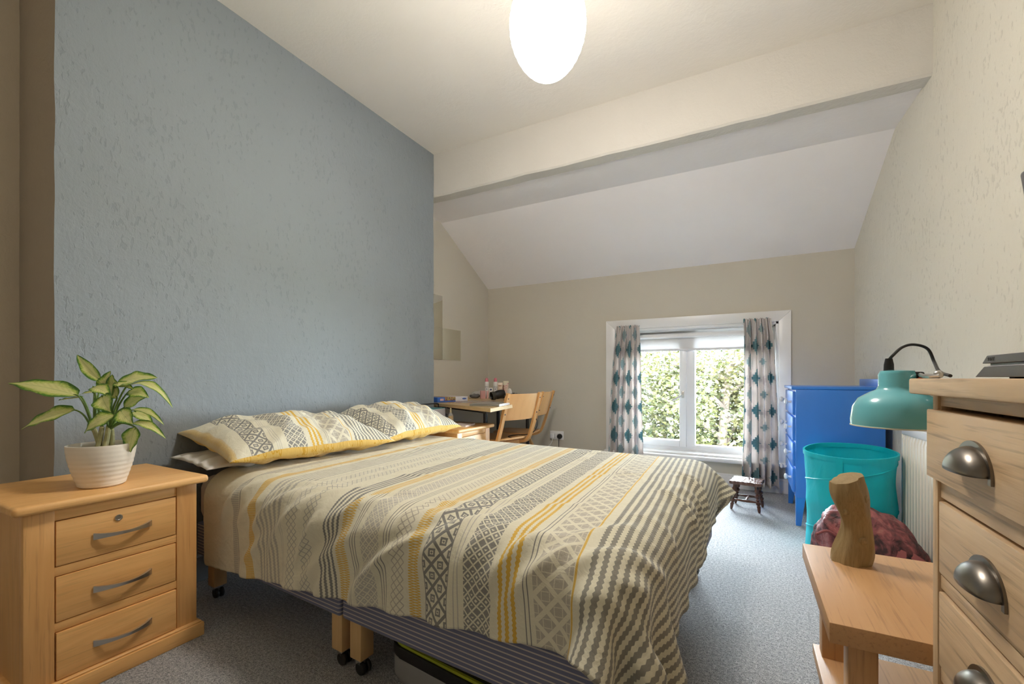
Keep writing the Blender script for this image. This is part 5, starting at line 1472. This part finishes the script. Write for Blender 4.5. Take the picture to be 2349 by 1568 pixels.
def tree(label, x, y, hgt, trunk_r, lean, nclump, crown, mat, seed, fork=True):
    r_ = np.random.RandomState(seed)
    root = thing('tree', label, 'tree', (x, y, GZ), 0, 'trees outside the window')
    H_ = hgt
    top = Vector((lean[0], lean[1], H_ * 0.92))
    path = [Vector((0, 0, -0.05)), Vector((lean[0] * 0.2 + 0.1, lean[1] * 0.2, H_ * 0.3)), Vector((lean[0] * 0.5 - 0.08, lean[1] * 0.5, H_ * 0.6)), top]
    tubeo('trunk', path, lambda s: trunk_r * (1 - 0.75 * s), M_bark, root, 12, 8)
    sp = smooth_path(path, 8)
    tips = []
    for k in range(16):
        s = sp[int(len(sp) * (0.42 + 0.5 * k / 16))]
        a = k * 2.4 + seed; L = crown * r_.uniform(0.5, 1.0)
        e = s + Vector((math.cos(a) * L, math.sin(a) * L, L * r_.uniform(0.1, 0.7)))
        m = s.lerp(e, 0.5) + Vector((r_.uniform(-.15, .15), r_.uniform(-.15, .15), 0.15))
        tubeo('branch', [s, m, e], lambda q: trunk_r * 0.26 * (1 - 0.85 * q), M_bark, root, 7, 5)
        tips += [e, m, s.lerp(e, 0.75)]
    # foliage: five-lobed leaves in sprays around the branches
    base = np.array([(0, 0, 0), (.35, .18, 0), (.30, .48, .05), (.62, .62, 0), (.16, .62, .04), (0, 1.0, -.05), (-.16, .62, .04), (-.62, .62, 0), (-.30, .48, .05), (-.35, .18, 0)])
    nl = nclump
    tp = np.array([tuple(t) for t in tips])
    cen = tp[r_.randint(len(tp), size=nl)] + r_.randn(nl, 3) * np.array([0.50, 0.50, 0.42]) * crown * 0.42
    if fork:                                      # bare trunk showing between the sprays of leaves
        near = (np.abs(cen[:, 0] - lean[0] * cen[:, 2] / H_) < 0.22) & (cen[:, 1] < lean[1]) & (r_.rand(nl) < 0.85)
        cen = cen[~near]; nl = len(cen)
    ang = r_.rand(nl) * 6.283; til = r_.randn(nl) * 0.55; til2 = r_.randn(nl) * 0.55; sz = r_.uniform(0.05, 0.115, nl)
    ca, sa_ = np.cos(ang), np.sin(ang)
    V = base[None] * sz[:, None, None]
    x1 = V[..., 0]; y1 = V[..., 1] * np.cos(til)[:, None] - V[..., 2] * np.sin(til)[:, None]; z1 = V[..., 1] * np.sin(til)[:, None] + V[..., 2] * np.cos(til)[:, None]
    x2 = x1 * np.cos(til2)[:, None] + z1 * np.sin(til2)[:, None]; z2 = -x1 * np.sin(til2)[:, None] + z1 * np.cos(til2)[:, None]
    X = x2 * ca[:, None] - y1 * sa_[:, None]; Y = x2 * sa_[:, None] + y1 * ca[:, None]
    W = np.stack([X, Y, z2], -1) + cen[:, None, :]
    me = bpy.data.meshes.new('foliage')
    nv = 10 * nl
    me.vertices.add(nv); me.vertices.foreach_set('co', W.reshape(-1).astype(np.float32))
    me.loops.add(nv); me.loops.foreach_set('vertex_index', np.arange(nv, dtype=np.int32))
    me.polygons.add(nl); me.polygons.foreach_set('loop_start', np.arange(0, nv, 10, dtype=np.int32)); me.polygons.foreach_set('loop_total', np.full(nl, 10, dtype=np.int32))
    me.update(calc_edges=True); me.materials.append(mat)
    o = bpy.data.objects.new('foliage', me); C.objects.link(o); o.parent = root; o['kind'] = 'stuff'
    return root
tree('maple tree with a forked trunk showing in the fixed pane of the window', -0.55, 10.6, 8.0, 0.20, (0.3, 0.2), 24000, 2.3, M_lo[0], 1)
tree('pale leafy maple tree filling the opening pane of the window', -4.2, 10.2, 7.9, 0.18, (0.3, 0.0), 24000, 2.6, M_lo[1], 2, False)
tree('slim maple tree with bare lower trunk near the curtain by the blue chest', 0.7, 11.6, 8.2, 0.15, (-0.4, 0.2), 24000, 2.2, M_lo[1], 3)
tree('dense green tree standing behind the maples', -2.2, 13.5, 8.6, 0.22, (0.2, 0.2), 24000, 3.0, M_lo[2], 4, False)
tree('yellow green tree at the far side of the garden behind the maples', -6.0, 14.5, 8.7, 0.22, (0.2, 0.2), 24000, 3.0, M_lo[0], 5, False)
tree('broad green tree behind the slim maple', 2.2, 15.0, 8.7, 0.22, (0.2, 0.2), 24000, 3.2, M_lo[0], 6, False)
bm = NB(); box(bm, -40, 40, 5, 60, GZ - 0.2, GZ)
tag(obj('garden_ground', bm, plain('garden grass', (0.05, 0.07, 0.02), 0.9, var=0.4, vscale=2), None), 'green garden lawn below the window', 'lawn', None, 'structure')
